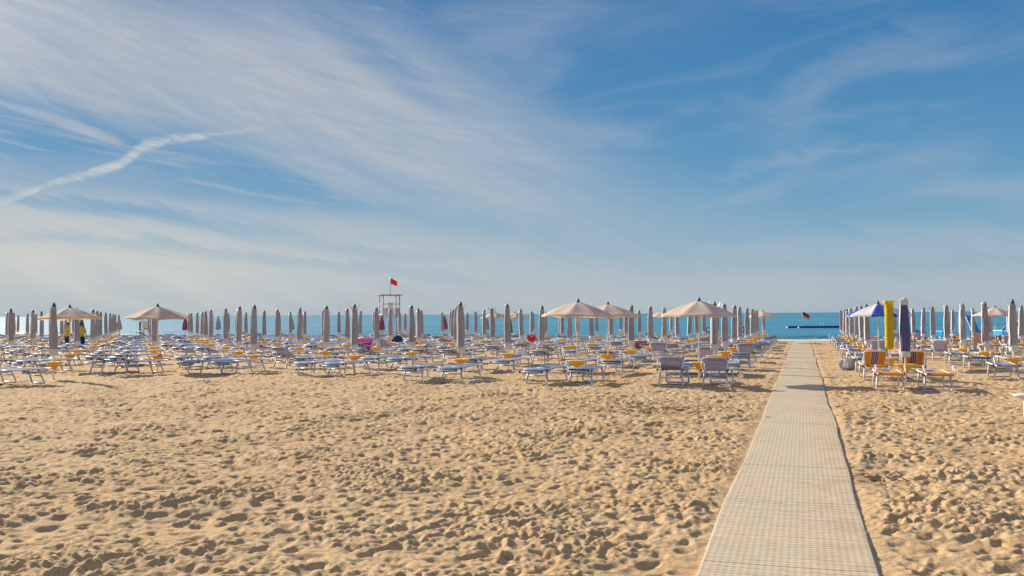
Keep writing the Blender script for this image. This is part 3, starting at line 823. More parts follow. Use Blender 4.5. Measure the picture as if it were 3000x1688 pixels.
for c, x in enumerate(left_cols):
    for r in range(-1, NR):
        if r == -1 and c not in (5,): continue
        p = left_seen.get((c, r)) or (x + lr.uniform(-.15, .15), 29.2 + 4.98 * r + min(c, 6) * .18 + lr.uniform(-.25, .25))
        places.append(('L', c, r, p[0], p[1]))
for c, x in enumerate(right_cols):
    for r in range(NR):
        if c == 1 and r == 0: continue
        p = right_seen.get((c, r)) or (x + lr.uniform(-.15, .15), 28.7 + 4.62 * r + lr.uniform(-.25, .25))
        places.append(('R', c, r, p[0], p[1]))

def view(x, y):
    d = x * F2.x + y * F2.y; s_ = x * R2.x + y * R2.y
    return s_ / d * FPX + 1500, d

def in_frame(x, y, m):
    px, d = view(x, y)
    return d > 2 and -m < px < 3000 + m

SIDE = {'L': 'tower side', 'R': 'boat side'}
loungers = []
n_um = 0
for (blk, c, r, x, y) in places:
    px, d = view(x, y)
    show_u = in_frame(x, y, 60 + 1500 / d * 2)
    z = base_z(x, y)
    key = special.get((blk, c, r))
    q = lr.random()
    sparse = blk == 'L' and r >= 8 and c >= 9 and q < .30
    if key is None:
        if blk == 'L' and r >= 9 and c >= 6 and lr.random() < .45: key = lr.choice(['red', 'red', 'grey'])
        elif blk == 'L' and (c, r) == (4, 6): key = 'brown'
        else: key = 'bunch' if lr.random() < (.34 if blk == 'L' else .45) else 'plain'
    row = 'front row' if r < 0 else ORD[r if blk == 'R' or c != 5 else r + 1] + ' row'
    if show_u and not sparse:
        pr = lr.choice(UM[key])
        t_ = (lr.gauss(0, .014), lr.gauss(0, .014)) if key not in ('lilac', 'yellowbag') else (0, 0)
        o = pr.put((x, y, z), lr.uniform(0, 2 * PI) if key not in ('lilac', 'yellowbag', 'plain', 'bunch') else lr.uniform(-.5, .5), t_)
        what = {'open': 'open beige parasol', 'plain': 'folded beige parasol', 'bunch': 'white-topped folded parasol', 'red': 'red half-folded parasol', 'grey': 'grey half-folded parasol', 'brown': 'brown half-folded parasol',
                'bluewhite': 'open blue and white parasol', 'lilac': 'lilac folded parasol', 'yellowbag': 'folded parasol in yellow sleeve'}[key]
        tag(o, f'{what}, {ORD[c]} column from walkway, {row} from land, {SIDE[blk]}', 'parasol', 'parasols in rows on the beach')
        n_um += 1
    # the pair of loungers landward of the pole
    near = lr.uniform(-.06, .06)
    for side in (-1, 1):
        lx = x + side * .60 + .12 + near + lr.uniform(-.06, .06)
        ly = y - (2.2 if r < 0 else 1.85) + lr.uniform(-.12, .12)
        if blk == 'R': lx = x + side * .56 - .04 + near
        if abs(lx - WALK_X) < 1.2: lx = WALK_X + math.copysign(1.25, lx - WALK_X)
        if not in_frame(lx, ly, 45 + 1100 / view(lx, ly)[1] * 1.6): continue
        rz = lr.gauss(0, .05) - (min(.052 * c, .30) if blk == 'L' else 0)
        if (blk, c, r) in (('L', 0, 0),): kind = 'raised'
        elif blk == 'R' and c == 0 and r == 0: kind = 'stripe'
        elif blk == 'R' and c == 0 and r == 1: kind = 'stripeup'
        elif blk == 'R': kind = lr.choice(['wflat', 'wflat', 'wdark', 'wflat', 'wraised' if r > 3 else 'wdark'])
        elif (blk, c, r) == ('L', 4, 1) and side == -1: kind = 'raised'
        else:
            u = lr.random()
            kind = ('flatb' if u < .25 else 'flatd' if u < .40 else 'tilt' if u < .52 else 'flat') if r < 2 else ('flatb' if u < .2 else 'flatd' if u < .30 else 'tilt' if u < .70 else 'raised' if u < .78 else 'flat')
        loungers.append((math.hypot(lx, ly), blk, c, row, side, lx, ly, rz, kind))

loungers.sort()
KEEP = 300
for i, (dist, blk, c, row, side, lx, ly, rz, kind) in enumerate(loungers[:KEEP]):
    far = dist > 46
    o = LG[kind][1 if far else 0].put((lx, ly, base_z(lx, ly) + .012), rz)
    o.scale = (1, 1.07, 1)
    wside = (side == 1) == (blk == 'L')
    tag(o, f'{LDESC[kind]} lounger, {"walkway side" if wside else "far side"} of its pair, {ORD[c]} column, {row}, {SIDE[blk]}', 'sun lounger', 'sun loungers in rows on the beach')
# the rest, far away by the water, as one mass
rest = loungers[KEEP:]
if rest:
    vs = []; fs = []; ms = []; off = 0
    names = ['metal', 'sling', 'sling_blue', 'sling_dark', 'metal_white', 'joint', 'orange', 'purple', 'white_cloth', 'sling_light']
    cache = {}
    for (dist, blk, c, row, side, lx, ly, rz, kind) in rest:
        if kind not in cache:
            bv = []; bf = []; bmm = []; oo = 0
            for ch in LG[kind][1].tree[1]:
                me = ch[0].data
                bv += [v.co.copy() for v in me.vertices]
                for p in me.polygons:
                    bf.append([k + oo for k in p.vertices]); nm = me.materials[p.material_index]
                    bmm.append(next(i for i, k in enumerate(names) if M[k] == nm))
                oo += len(me.vertices)
            cache[kind] = (bv, bf, bmm)
        bv, bf, bmm = cache[kind]
        T = Matrix.Translation((lx, ly, base_z(lx, ly) - .012)) @ Matrix.Rotation(rz, 4, 'Z') @ Matrix.Diagonal((1, 1.07, 1, 1))
        vs += [tuple(T @ v) for v in bv]; fs += [tuple(k + off for k in f) for f in bf]; ms += bmm; off += len(bv)
    me = bpy.data.meshes.new('distant_loungers'); me.from_pydata(vs, [], fs)
    for k in names: me.materials.append(M[k])
    me.polygons.foreach_set('material_index', ms); me.update()
    o = bpy.data.objects.new('distant_loungers', me); COL.objects.link(o)
    tag(o, 'mass of distant sun loungers in the rows nearest the water', 'sun loungers', kind='stuff')
for v in LG.values():
    for p in v: p.drop()
for v in UM.values():
    for p in v: p.drop()

# ------------------------------------------------------------------ lifeguard tower
def tower():
    x, y = at(1141, 85); z = base_z(x, y) - .03
    root = empty('lifeguard_tower', (x, y, z), HEAD + .34)
    tag(root, 'tall white lifeguard tower with flat red roof and striped railing by the water', 'lifeguard tower')
    W = .74; PH = 2.35; RH = 4.02
    for sx in (-1, 1):
        for sy in (-1, 1):
            mb = MB(); mb.tube([(sx * (W + .12), sy * (W + .12), -.2), (sx * W, sy * W, PH), (sx * W, sy * W, RH)], .05, 8); mb.build('leg', M['tower_post'], root)
    mb = MB(); mb.box((0, 0, PH), (2 * W + .2, 2 * W + .2, .08), bev=.01); mb.build('platform', M['hull'], root)
    mb = MB()
    for k in range(14): mb.box((-W - .28 + (2 * W + .56) * (k + .5) / 14, 0, RH + .06), ((2 * W + .56) / 14 - .02, 2 * W + .56, .05), rot=None, bev=.008)
    mb.box((0, 0, RH + .015), (2 * W + .3, 2 * W + .3, .04))
    mb.build('roof', M['tower_roof'], root)
    rl = MB()
    for s_ in (-1, 1):
        rl.tube([(s_ * W, -W, PH + .92), (s_ * W, W, PH + .92)], .03, 6); rl.tube([(s_ * W, -W, PH + .5), (s_ * W, W, PH + .5)], .022, 6)
        rl.tube([(-W, s_ * W, PH + .92), (W, s_ * W, PH + .92)], .03, 6); rl.tube([(-W, s_ * W, PH + .5), (W, s_ * W, PH + .5)], .022, 6)
    rl.build('railing', M['tower_post'], root)
    for k, (cx, wd, mm) in enumerate(((-.55, .30, 'hull'), (-.36, .13, 'red'), (.08, .32, 'hull'), (.52, .36, 'pinkpanel'))):
        mb = MB(); mb.box((cx, -W - .05, PH + .15), (wd, .03, .85 if mm != 'red' else .75), bev=.008); mb.build('side_panel', M.get(mm) or M['hull'], root)
    ld = MB()
    for s_ in (-.22, .22): ld.tube([(s_, -W - .55, -.1), (s_, -W - .02, PH)], .03, 6)
    for k in range(7):
        t = (k + .6) / 7.4; ld.tube([(-.22, -W - .55 + .53 * t, -.1 + (PH + .1) * t), (.22, -W - .55 + .53 * t, -.1 + (PH + .1) * t)], .022, 6)
    ld.build('ladder', M['metal_white'], root)
    ch = MB(); ch.box((.15, .1, PH + .45), (.45, .45, .06), bev=.01); ch.box((.15, .32, PH + .75), (.45, .05, .6), bev=.01)
    for sx in (-.2, .2):
        for sy in (-.08, .28): ch.tube([(.15 + sx * .9, sy, PH + .04), (.15 + sx * .9, sy, PH + .44)], .02, 6)
    ch.build('seat', M['hull'], root)
    mb = MB(); mb.tube([(.05, -.1, RH), (.05, -.1, RH + 1.75)], .03, 8); mb.blob((.05, -.1, RH + 1.77), (.05, .05, .05)); mb.build('flagpole', M['metal'], root)
    mb = MB()
    def fl(u, v): return (.58 * u, .05 * math.sin(u * 7 + v) - .05 * u, -.22 * u * u - .06 * u + (v - .5) * .50 * (1 - .15 * u) + .02 * math.sin(9 * u))
    mb.sheet(fl, 14, 8, .006)
    f = mb.build('flag', M['flagred'], None, root.matrix_basis @ Vector((.085, -.1, RH + 1.28)) if False else (0, 0, 0))
    T = Matrix.Translation((x, y, z)) @ Matrix.Rotation(HEAD + .34, 4, 'Z')
    f.location = T @ Vector((.082, -.1, RH + 1.28)); f.rotation_euler = (0, 0, HEAD + .12)
    tag(f, 'small red flag flying from the pole on the lifeguard tower roof', 'flag')
M['tower_post'] = mat('grey_post_paint', (.47, .45, .46), .6, var=.15)  # even mid grey with slight random variation
M['tower_roof'] = mat('faded_red_boards', (.50, .20, .19), .7, var=.15)
M['pinkpanel'] = mat('faded_red_panel', (.60, .40, .40), .6, var=.08)
tower()

def lifeguard_chair():
    x, y = at(431, 88); z = base_z(x, y)
    root = empty('lifeguard_chair', (x, y, z), HEAD)
    tag(root, 'low wooden lifeguard chair with a white board, standing at the water beyond the open parasols', 'lifeguard chair')
    mb = MB(); wood = mat('weathered_wood', (.40, .28, .19), .8, var=.2)
    for sx in (-1, 1):
        for sy in (-1, 1):
            lm = MB(); lm.tube([(sx * .52, sy * .5, -.15), (sx * .40, sy * .32, 1.9)], .04, 8); lm.build('leg', wood, root)
    mb.box((0, 0, 1.05), (.95, .8, .06), bev=.01); mb.box((0, .36, 1.35), (.85, .05, .55), bev=.01); mb.build('seat', wood, root)
    mb = MB(); mb.box((.05, -.46, 1.52), (.62, .03, .66), bev=.01); mb.build('board', M['hull'], root)
    mb = MB()
    for k in range(5): mb.tube([(-.45 + .015 * k, -.46 + .03 * k, .25 + .2 * k), (.45 - .015 * k, -.46 + .03 * k, .25 + .2 * k)], .022, 6)
    mb.build('rung', wood, root)
    mb = MB(); mb.box((-.52, -.35, 1.35), (.16, .04, .85), bev=.01); mb.build('side_panel', M['red_cloth'], root)
lifeguard_chair()

# ------------------------------------------------------------------ people
def person(name, x, y, z, rz, label, shirt, bottoms, arms, legs, hair='hair', lean=0.0, waist=False):
    root = empty(name, (x, y, z), rz)
    tag(root, label, 'person')
    V = []; E = []; Rr = []
    def add(p, r, par=None):
        V.append(p); Rr.append(r if isinstance(r, tuple) else (r, r)); i = len(V) - 1
        if par is not None: E.append((par, i))
        return i
    pel = add((0, 0, .94), (.15, .11))
    wai = add((0, .0 + lean * .2, 1.10), (.135, .10), pel)
    che = add((0, .0 + lean * .5, 1.30), (.155, .11), wai)
    nk = add((0, lean * .8, 1.47), (.065, .06), che)
    nk2 = add((0, lean * .9 - .01, 1.54), (.052, .052), nk)
    hd = add((0, lean - .01, 1.62), (.078, .088), nk2)
    add((0, lean - .005, 1.72), (.062, .075), hd)
    for s_ in (-1, 1):
        el, ha = arms[0 if s_ < 0 else 1]
        sh = add((s_ * .19, lean * .7, 1.41), .055, che)
        e = add((s_ * el[0], el[1], el[2]), .042, sh)
        w = add((s_ * ha[0], ha[1], ha[2]), .028, e)
        d = (Vector(V[w]) - Vector(V[e])).normalized()
        side = Vector((s_ * 1, 0, 0)); fw = d.cross(side).normalized() if d.cross(side).length > .1 else Vector((0, -1, 0))
        pm = Vector(V[w]) + d * .055
        p = add(tuple(pm), (.034, .018), w)
        for k in range(4):
            off = fw * (.028 - .0185 * k)
            a = add(tuple(pm + off + d * .035), .0095, p); ln = (.035, .042, .04, .03)[k]
            b = add(tuple(pm + off + d * (.035 + ln) - side * s_ * .0 + side * (-.008)), .0085, a)
            add(tuple(pm + off + d * (.035 + ln * 1.75) + side * (-.022)), .0075, b)
        t0 = add(tuple(Vector(V[w]) + d * .03 + fw * .04), .0105, w)
        add(tuple(Vector(V[w]) + d * .068 + fw * .058), .009, t0)
        kn, an = legs[0 if s_ < 0 else 1]
        hp = add((s_ * .09, .0, .86), (.10, .10), pel)
        kk = add((s_ * .10 + kn[0], kn[1], .48), .062, hp)
        cf = add((s_ * .10 + kn[0] * .6 + an[0] * .4, kn[1] * .6 + an[1] * .4 + .02, .34), .058, kk)
        ak = add((s_ * .10 + an[0], an[1], .085), .038, cf)
        add((s_ * .11 + an[0], an[1] - .16, .035), (.042, .03), ak)
    me = bpy.data.meshes.new('body'); me.from_pydata(V, E, [])
    o = bpy.data.objects.new('body', me); COL.objects.link(o); o.parent = root
    sk = o.modifiers.new('skin', 'SKIN'); 
    lay = me.skin_vertices[0].data
    for i, r_ in enumerate(Rr): lay[i].radius = r_
    lay[0].use_root = True
    o.modifiers.new('sub', 'SUBSURF').levels = 1
    o.modifiers['sub'].render_levels = 2
    sk.use_smooth_shade = True
    me.materials.append(M['skin'])
    # clothes, lofted over the body
    def loft(mb, rings, n=20):
        vs = []
        for (cx, cy, cz, rx, ry) in rings:
            for j in range(n):
                a = 2 * PI * j / n; w = 1 + .03 * math.sin(5 * a + cz * 23)
                vs.append((cx + rx * w * math.cos(a), cy + ry * w * math.sin(a), cz))
        k = len(rings)
        mb.add(vs, [(i * n + j, i * n + (j + 1) % n, (i + 1) * n + (j + 1) % n, (i + 1) * n + j) for i in range(k - 1) for j in range(n)])
    if shirt:
        mb = MB()
        loft(mb, [(0, 0, .86, .205, .155), (0, 0, 1.0, .20, .15), (0, lean * .25, 1.12, .19, .145), (0, lean * .5, 1.3, .215, .155), (0, lean * .65, 1.4, .20, .14), (0, lean * .75, 1.46, .12, .10), (0, lean * .8, 1.485, .08, .08)])
        for s_ in (-1, 1):
            el = arms[0 if s_ < 0 else 1][0]
            a = Vector((s_ * .17, lean * .7, 1.41)); b = Vector((s_ * el[0], el[1], el[2]))
            mb.tube([tuple(a), tuple(a.lerp(b, .5)), tuple(a.lerp(b, .85))], [.085, .08, .082], 12, caps=False)
        mb.build('shirt', M[shirt], root)
    if bottoms:
        mb = MB()
        loft(mb, [(0, 0, 1.02, .175, .14), (0, 0, .93, .20, .155), (0, 0, .84, .205, .16)])
        for s_ in (-1, 1):
            kn, an = legs[0 if s_ < 0 else 1]
            h = Vector((s_ * .095, 0, .88)); k2 = Vector((s_ * .10 + kn[0], kn[1], .48)); a2 = Vector((s_ * .10 + an[0], an[1], .10))
            mb.tube([tuple(h), tuple(h.lerp(k2, .5)), tuple(k2), tuple(k2.lerp(a2, .5)), tuple(a2)], [.125, .115, .095, .088, .085], 14, caps=False)
        mb.build('trousers', M[bottoms], root)
    mb = MB(); mb.blob((0, lean + .012, 1.685), (.098, .112, .105), 16, 10, jit=.06, seed=4); mb.build('hair', M[hair], root)
    fc = MB(); fy = lean - .10
    for s_ in (-1, 1):
        fc.blob((s_ * .032, fy + .005, 1.645), (.012, .008, .008), 8, 6, 1); fc.blob((s_ * .088, lean, 1.63), (.014, .025, .034), 8, 6, 0)
    fc.blob((0, fy - .012, 1.615), (.014, .022, .024), 8, 6, 0); fc.blob((0, fy, 1.575), (.026, .012, .008), 8, 6, 2)
    fc.build('face', [M['skin'], M['hair'], M['towel_coral']], root)
    return root

x, y = at(238, 58)
person('person', x, y, base_z(x, y), PI + .35, 'person standing in a yellow shirt and navy trousers, holding a blue bag', 'shirt', 'navy',
       [((.27, .04, 1.14), (.30, -.10, .92)), ((.29, .02, 1.13), (.33, -.06, .90))], [((.0, -.06), (-.02, .05)), ((.02, .05), (.05, .12))])
bx, by = at(228, 57.6)
mb = MB(); mb.blob((0, 0, .0), (.24, .17, .25), 18, 12, jit=.12, seed=8)
mb.tube([(-.08, 0, .20), (-.07, 0, .32), (0, 0, .37), (.07, 0, .32), (.08, 0, .20)], .014, 8)
o = mb.build('carry_bag', M['bagblue'], None, (bx, by, base_z(bx, by) + .60))
tag(o, 'bright blue bag held by the standing person in yellow', 'bag')
x, y = at(196, 60)
person('person', x, y, base_z(x, y), PI - .9, 'person in a yellow shirt bending slightly, half hidden behind an open parasol pole', 'shirt', 'navy',
       [((.28, -.10, 1.18), (.26, -.32, 1.02)), ((.28, -.05, 1.15), (.28, -.22, .96))], [((.0, -.10), (-.02, .0)), ((.02, .04), (.03, .14))], lean=-.10)
for px, dd, rz, lb in ((2067, 112, .5, 'distant bather standing in the water, left of two side by side'), (2075, 113, 2.2, 'distant bather standing in the water, right of two side by side'), (2177, 112, 1.2, 'distant bather standing alone in the water near the parasols at the walkway')):
    x, y = at(px, dd)
    person('person', x, y, SEAZ - 1.05, rz, lb, None, 'navy', [((.28, -.02, 1.15), (.30, -.12, .95)), ((.28, .02, 1.15), (.31, -.08, .94))], [((0, 0), (0, .03)), ((0, 0), (0, .05))])

# ------------------------------------------------------------------ things at the water
def sea_pt(px, depth): 
    x, y = at(px, depth); return x, y
def pontoon():
    x, y = at(2382, 146)
    root = empty('bathing_pontoon', (x, y, SEAZ), HEAD)
    tag(root, 'long dark blue floating pontoon of square floats on the sea beyond the walkway', 'pontoon')
    mb = MB()
    for i in range(16):
        for j in range(3): mb.box((-3.85 + i * .52, -.52 + j * .52, .14), (.505, .505, .36), bev=.04)
    mb.build('float_deck', M['pontoon'], root)
    for px_ in (-1.05 + 2.2, 1.6):
        b = MB(); b.lathe([(.07, .32), (.09, .34), (.075, .5), (.07, .72), (.09, .76), (.05, .80)], 12, (px_, .1, 0)); b.build('bollard', M['metal_white'], root)
    fx, fy = at(2350, 145.6)
    mb = MB(); mb.tube([(0, 0, .30), (0, 0, 2.45)], .035, 8); mb.lathe([(.16, .30), (.16, .36), (.05, .40)], 12)
    p = mb.build('flagpole', M['metal_white'], None, (fx, fy, SEAZ)); tag(p, 'thin white pole rising from the blue pontoon', 'flagpole')
    mb = MB()
    def fl(u, v): return (1.0 * u, .08 * math.sin(u * 6), -.34 * u - .12 * u * u + (v - .5) * .80 * (1 - .1 * u) + .05 * math.sin(6 * u))
    mb.sheet(fl, 14, 12, .008, lambda u, v: 2 if v < 1 / 3 else 1 if v < 2 / 3 else 0)
    f = mb.build('flag', [M['flagblack'], M['flagred'], M['flaggold']], None, (fx + .05, fy, SEAZ + 2.05), HEAD)
    tag(f, 'black, red and gold striped flag over the blue pontoon', 'flag')
    for px_, dd, lb in ((2306, 142, 'small white buoy by the left end of the blue pontoon'), (2339, 141, 'small white buoy in front of the blue pontoon')):
        bx, by = at(px_, dd); b = MB(); b.lathe([(.02, -.2), (.15, -.1), (.19, .05), (.15, .2), (.05, .30), (.03, .36)], 14)
        o = b.build('mooring_buoy', M['hull'], None, (bx, by, SEAZ)); tag(o, lb, 'buoy', 'white buoys by the pontoon')
pontoon()

def pedal_boat(px, depth, rz, label, slide='slide', h=1.5):
    x, y = at(px, depth); z = base_z(x, y)
    root = empty('pedal_boat', (x, y, z + .02), rz)
    tag(root, label, 'pedal boat', 'pedal boats drawn up at the water')
    mb = MB()
    for s_ in (-1, 1):
        mb.tube([(s_ * .62, -1.7, .30), (s_ * .62, -1.45, .20), (s_ * .62, 1.3, .20), (s_ * .62, 1.75, .38)], [.10, .20, .20, .08], 12)
    mb.build('hull', M['hull'], root)
    mb = MB(); mb.box((0, 0, .42), (1.6, 2.3, .08), bev=.02); mb.box((0, -.35, .56), (1.2, .5, .2), bev=.05); mb.box((0, -.62, .84), (1.2, .12, .5), bev=.04); mb.build('seat', M[slide], root)
    mb = MB()
    def sl(u, v):
        t = v; yy = .75 - 2.6 * t + .3; zz = .45 + h * (1 - t) ** 1.6 + .12 * math.sin(t * PI * 2)
        e = .16 * (abs(u - .5) * 2) ** 4
        return (-.32 + .64 * u, yy, zz + e)
    mb.sheet(sl, 10, 22, .03); mb.build('slide', M[slide], root)
    mb = MB()
    for s_ in (-.33, .33):
        mb.tube([(s_, sl(.5, v / 12)[1], sl(.5, v / 12)[2] + .17) for v in range(13)], .03, 8)
        mb.tube([(s_, 1.05, .42), (s_, 1.05, .45 + h)], .028, 8)
    for k in range(5): mb.tube([(-.33, 1.05, .6 + k * h / 5), (.33, 1.05, .6 + k * h / 5)], .022, 6)
    mb.tube([(-.33, 1.05, .45 + h), (-.33, 1.05, .45 + h + .35), (.33, 1.05, .45 + h + .35), (.33, 1.05, .45 + h)], .024, 8)
    mb.build('ladder', M['metal_white'], root)
pedal_boat(2688, 84, .0, 'blue pedal boat with a short square slide by the water', 'slide', .75)
pedal_boat(2850, 82, .25, 'blue pedal boat with the tallest slide and white rails', 'slide', 1.95)
pedal_boat(2762, 83, -.9, 'turquoise pedal boat low between folded parasols', 'teal', .45)
pedal_boat(2942, 80, -1.1, 'turquoise pedal boat with curved slide under the far open parasol', 'teal', 1.1)
pedal_boat(3006, 78, -1.0, 'turquoise pedal boat at the edge of the view', 'teal', 1.0)

# ------------------------------------------------------------------ towels, bags and odds and ends
def towel(px, depth, h, size, m, label, rz=.0, hang=True):
    x, y = at(px, depth); z = base_z(x, y)
    mb = MB(); w, l = size
    r_ = random.Random(int(px))
    if hang:
        def f(u, v):
            s_ = v * l; top = .34
            return (-w / 2 + w * u, (-.17 + s_ if s_ < top else .17) + .015 * math.sin(9 * u + 4 * v), (h if s_ < top else h - (s_ - top)) + .015 * math.sin(7 * u + 2 * v))
    else:
        def f(u, v): return (-w / 2 + w * u, -l / 2 + l * v, h + .02 * math.sin(8 * u + 3 * v) + .015 * math.sin(11 * v))
    mb.sheet(f, 12, 16, .012)
    o = mb.build('beach_towel', M[m], None, (x, y, z), rz)
    tag(o, label, 'towel', 'towels on the loungers')
towel(2705, 62, .44, (.62, 1.0), 'towel_coral', 'coral towel spread on a lounger behind the lilac parasol', 0, False)
towel(2560, 72, .45, (.62, 1.2), 'towel_coral', 'coral towel on a lounger under the blue and white parasol', 0, False)
towel(2805, 66, .62, (.9, .9), 'towel_yellow', 'yellow towel heaped by the far loungers', .3)
towel(2688, 60, .55, (.9, .7), 'towel_brown', 'dark brown towel hung over a lounger', .2)
towel(2712, 47.5, .44, (.6, 1.3), 'towel_red', 'red towel spread on a white lounger in front of the brown towel', 0, False)
towel(2920, 62, .6, (1.2, .8), 'towel_coral', 'orange-red towel hung below the far open parasol', .1)
towel(2118, 70, .44, (.6, 1.5), 'towel_coral', 'coral towel on a lounger near the water by the walkway', 0, False)
towel(1876, 58, .50, (.8, .8), 'towel_coral', 'coral towel hung on a lounger between two folded parasols', .2)
towel(1960, 66, .46, (.7, 1.4), 'towel_coral', 'coral towel lying on a lounger in the far rows', 0, False)
towel(1055, 52, .62, (1.1, .9), 'hotpink', 'hot pink towel hung on a lounger beside the pink airbed', .3)

def bag(px, depth, m, rad, h, label, name='beach_bag', cat='bag'):
    x, y = at(px, depth); mb = MB()
    mb.lathe([(rad * .8, 0), (rad, .04), (rad * 1.02, h * .6), (rad * .8, h * .95), (rad * .5, h)], 16, fn=lambda r, z, t: r * (1 + .08 * math.sin(4 * t + 6 * z)))
    mb.tube([(-rad * .5, 0, h * .9), (-rad * .45, 0, h * 1.25), (rad * .45, 0, h * 1.25), (rad * .5, 0, h * .9)], .015, 8)
    o = mb.build(name, M[m], None, (x, y, base_z(x, y) + .41)); tag(o, label, cat)
bag(1222, 66, 'red', .16, .34, 'small red bag standing on a lounger beyond the folded parasols')
bag(469, 35.6, 'towel_red', .09, .18, 'dark red bag beside the tray of the open parasol')
# pink airbed standing on edge
x, y = at(1074, 54.5); mb = MB()
for k in range(6): mb.tube([(-.55 + .22 * k, 0, .06), (-.55 + .22 * k, -.05, .36), (-.55 + .22 * k, 0, .66)], [.10, .125, .10], 12)
mb.tube([(-.68, 0, .70), (.68, 0, .70)], .10, 12)
o = mb.build('airbed', M['pink'], None, (x, y, base_z(x, y) + .05), HEAD); tag(o, 'pink ribbed airbed standing among loungers below the tower', 'airbed')
# blue beach bag dome
x, y = at(1163, 62); mb = MB(); mb.lathe([(.34, 0), (.38, .08), (.33, .24), (.2, .36), (.05, .41)], 20); mb.lathe([(.40, -.03), (.41, 0), (.34, .02)], 20)
o = mb.build('pop_up_shelter', M['navy'], None, (x, y, base_z(x, y) + .45)); tag(o, 'small dark blue domed shelter among loungers right of the tower legs', 'shelter')
# two red inflatable armbands of a beach chair, a heart-shaped float
x, y = at(1556, 60); mb = MB()
for s_ in (-1, 1): mb.blob((s_ * .15, 0, .36), (.14, .09, .17), 18, 12)
mb.blob((.02, 0, .22), (.19, .08, .13), 18, 12)
o = mb.build('swim_float', M['flagred'], None, (x, y, base_z(x, y) + .32), HEAD); tag(o, 'red float with two rounded lobes standing above a yellow tray', 'float')
# rolled grey matting by the striped loungers
x, y = at(2480, 34.0); mb = MB()
prof = []
n = 90
vs = []
for i in range(n + 1):
    t = i / n * 5.2 * 2 * PI; rr = .05 + .033 * t / (2 * PI)
    for yy in (-.21, .21): vs.append((rr * math.cos(t), yy, .235 + rr * math.sin(t)))
mb.add(vs, [(2 * i, 2 * i + 1, 2 * i + 3, 2 * i + 2) for i in range(n)])
mb.tube([(0, -.20, .235), (0, .20, .235)], [.205, .205], 28)
o = mb.build('rolled_matting', M['grey_roll'], None, (x, y, base_z(x, y) - .02), -.75); tag(o, 'fat roll of grey matting lying on the sand by the orange striped loungers', 'rolled matting')
# folding chair with a sandy towel
x, y = at(2860, 52.5); root = empty('deck_chair', (x, y, base_z(x, y)), .15); tag(root, 'upright folding chair draped with a sandy beige towel', 'deck chair')
mb = MB()
for s_ in (-.28, .28):
    mb.tube([(s_, .35, 0), (s_, -.22, 1.02)], .017, 8); mb.tube([(s_, -.35, 0), (s_, .28, .52)], .017, 8)
mb.tube([(-.28, -.22, 1.02), (.28, -.22, 1.02)], .017, 8); mb.tube([(-.28, .28, .5), (.28, .28, .5)], .017, 8); mb.build('frame', M['metal_white'], root)
mb = MB(); mb.sheet(lambda u, v: (-.27 + .54 * u, -.26 + .03 * math.sin(PI * v) + .02 * math.sin(9 * u), 1.05 - .95 * v), 10, 12, .01); mb.build('towel_cover', M['deck_beige'], root)
# white low table cut by the right edge of the picture
x, y = at(2995, 17.4); root = empty('side_table', (x, y, base_z(x, y))); tag(root, 'small white round side table on one leg at the edge of the view', 'side table')
mb = MB(); mb.tube([(0, 0, -.1), (0, 0, .42)], .022, 10); mb.build('leg', M['metal_white'], root)
mb = MB(); mb.lathe([(.03, .36), (.10, .39), (.185, .44), (.195, .465), (.18, .472), (.10, .455), (.03, .455)], 28); mb.build('table_top', M['metal_white'], root)
# dry seaweed
mb = MB(); r_ = random.Random(12)
for (px, dp, n_, sx_, sy_) in ((1905, 19.5, 220, .75, .55), (2590, 11.2, 40, .30, .24), (1700, 21.5, 90, 1.0, .5)):
    cx, cy = at(px, dp)
    for k in range(n_):
        xx = cx + r_.gauss(0, sx_); yy = cy + r_.gauss(0, sy_); a = r_.uniform(0, PI); l = r_.uniform(.03, .10)
        zz = base_z(xx, yy) + float(sand_relief(np.array([xx]), np.array([yy]))[0]) + .004
        mb.tube([(xx - l * math.cos(a), yy - l * math.sin(a), zz), (xx, yy, zz + r_.uniform(.004, .05)), (xx + l * math.cos(a), yy + l * math.sin(a), zz)], r_.uniform(.003, .007), 5)
o = mb.build('seaweed', M['weed']); o['kind'] = 'stuff'; o['label'] = 'scattered dry brown seaweed on the sand left of the walkway'; o['category'] = 'seaweed'

# ------------------------------------------------------------------ light and sky
SUN_EL = math.radians(25); SUN_AZ = math.atan2(-.876, .48)      # azimuth measured from +Y towards +X
sun = bpy.data.lights.new('sun', 'SUN'); sun.energy = 5.0; sun.angle = math.radians(.5); sun.color = (1, .88, .73)
so = bpy.data.objects.new('sun', sun); COL.objects.link(so)
sd = Vector((math.sin(SUN_AZ) * math.cos(SUN_EL), math.cos(SUN_AZ) * math.cos(SUN_EL), math.sin(SUN_EL)))
so.rotation_euler = (-sd).to_track_quat('-Z', 'Y').to_euler(); so.location = sd * 50

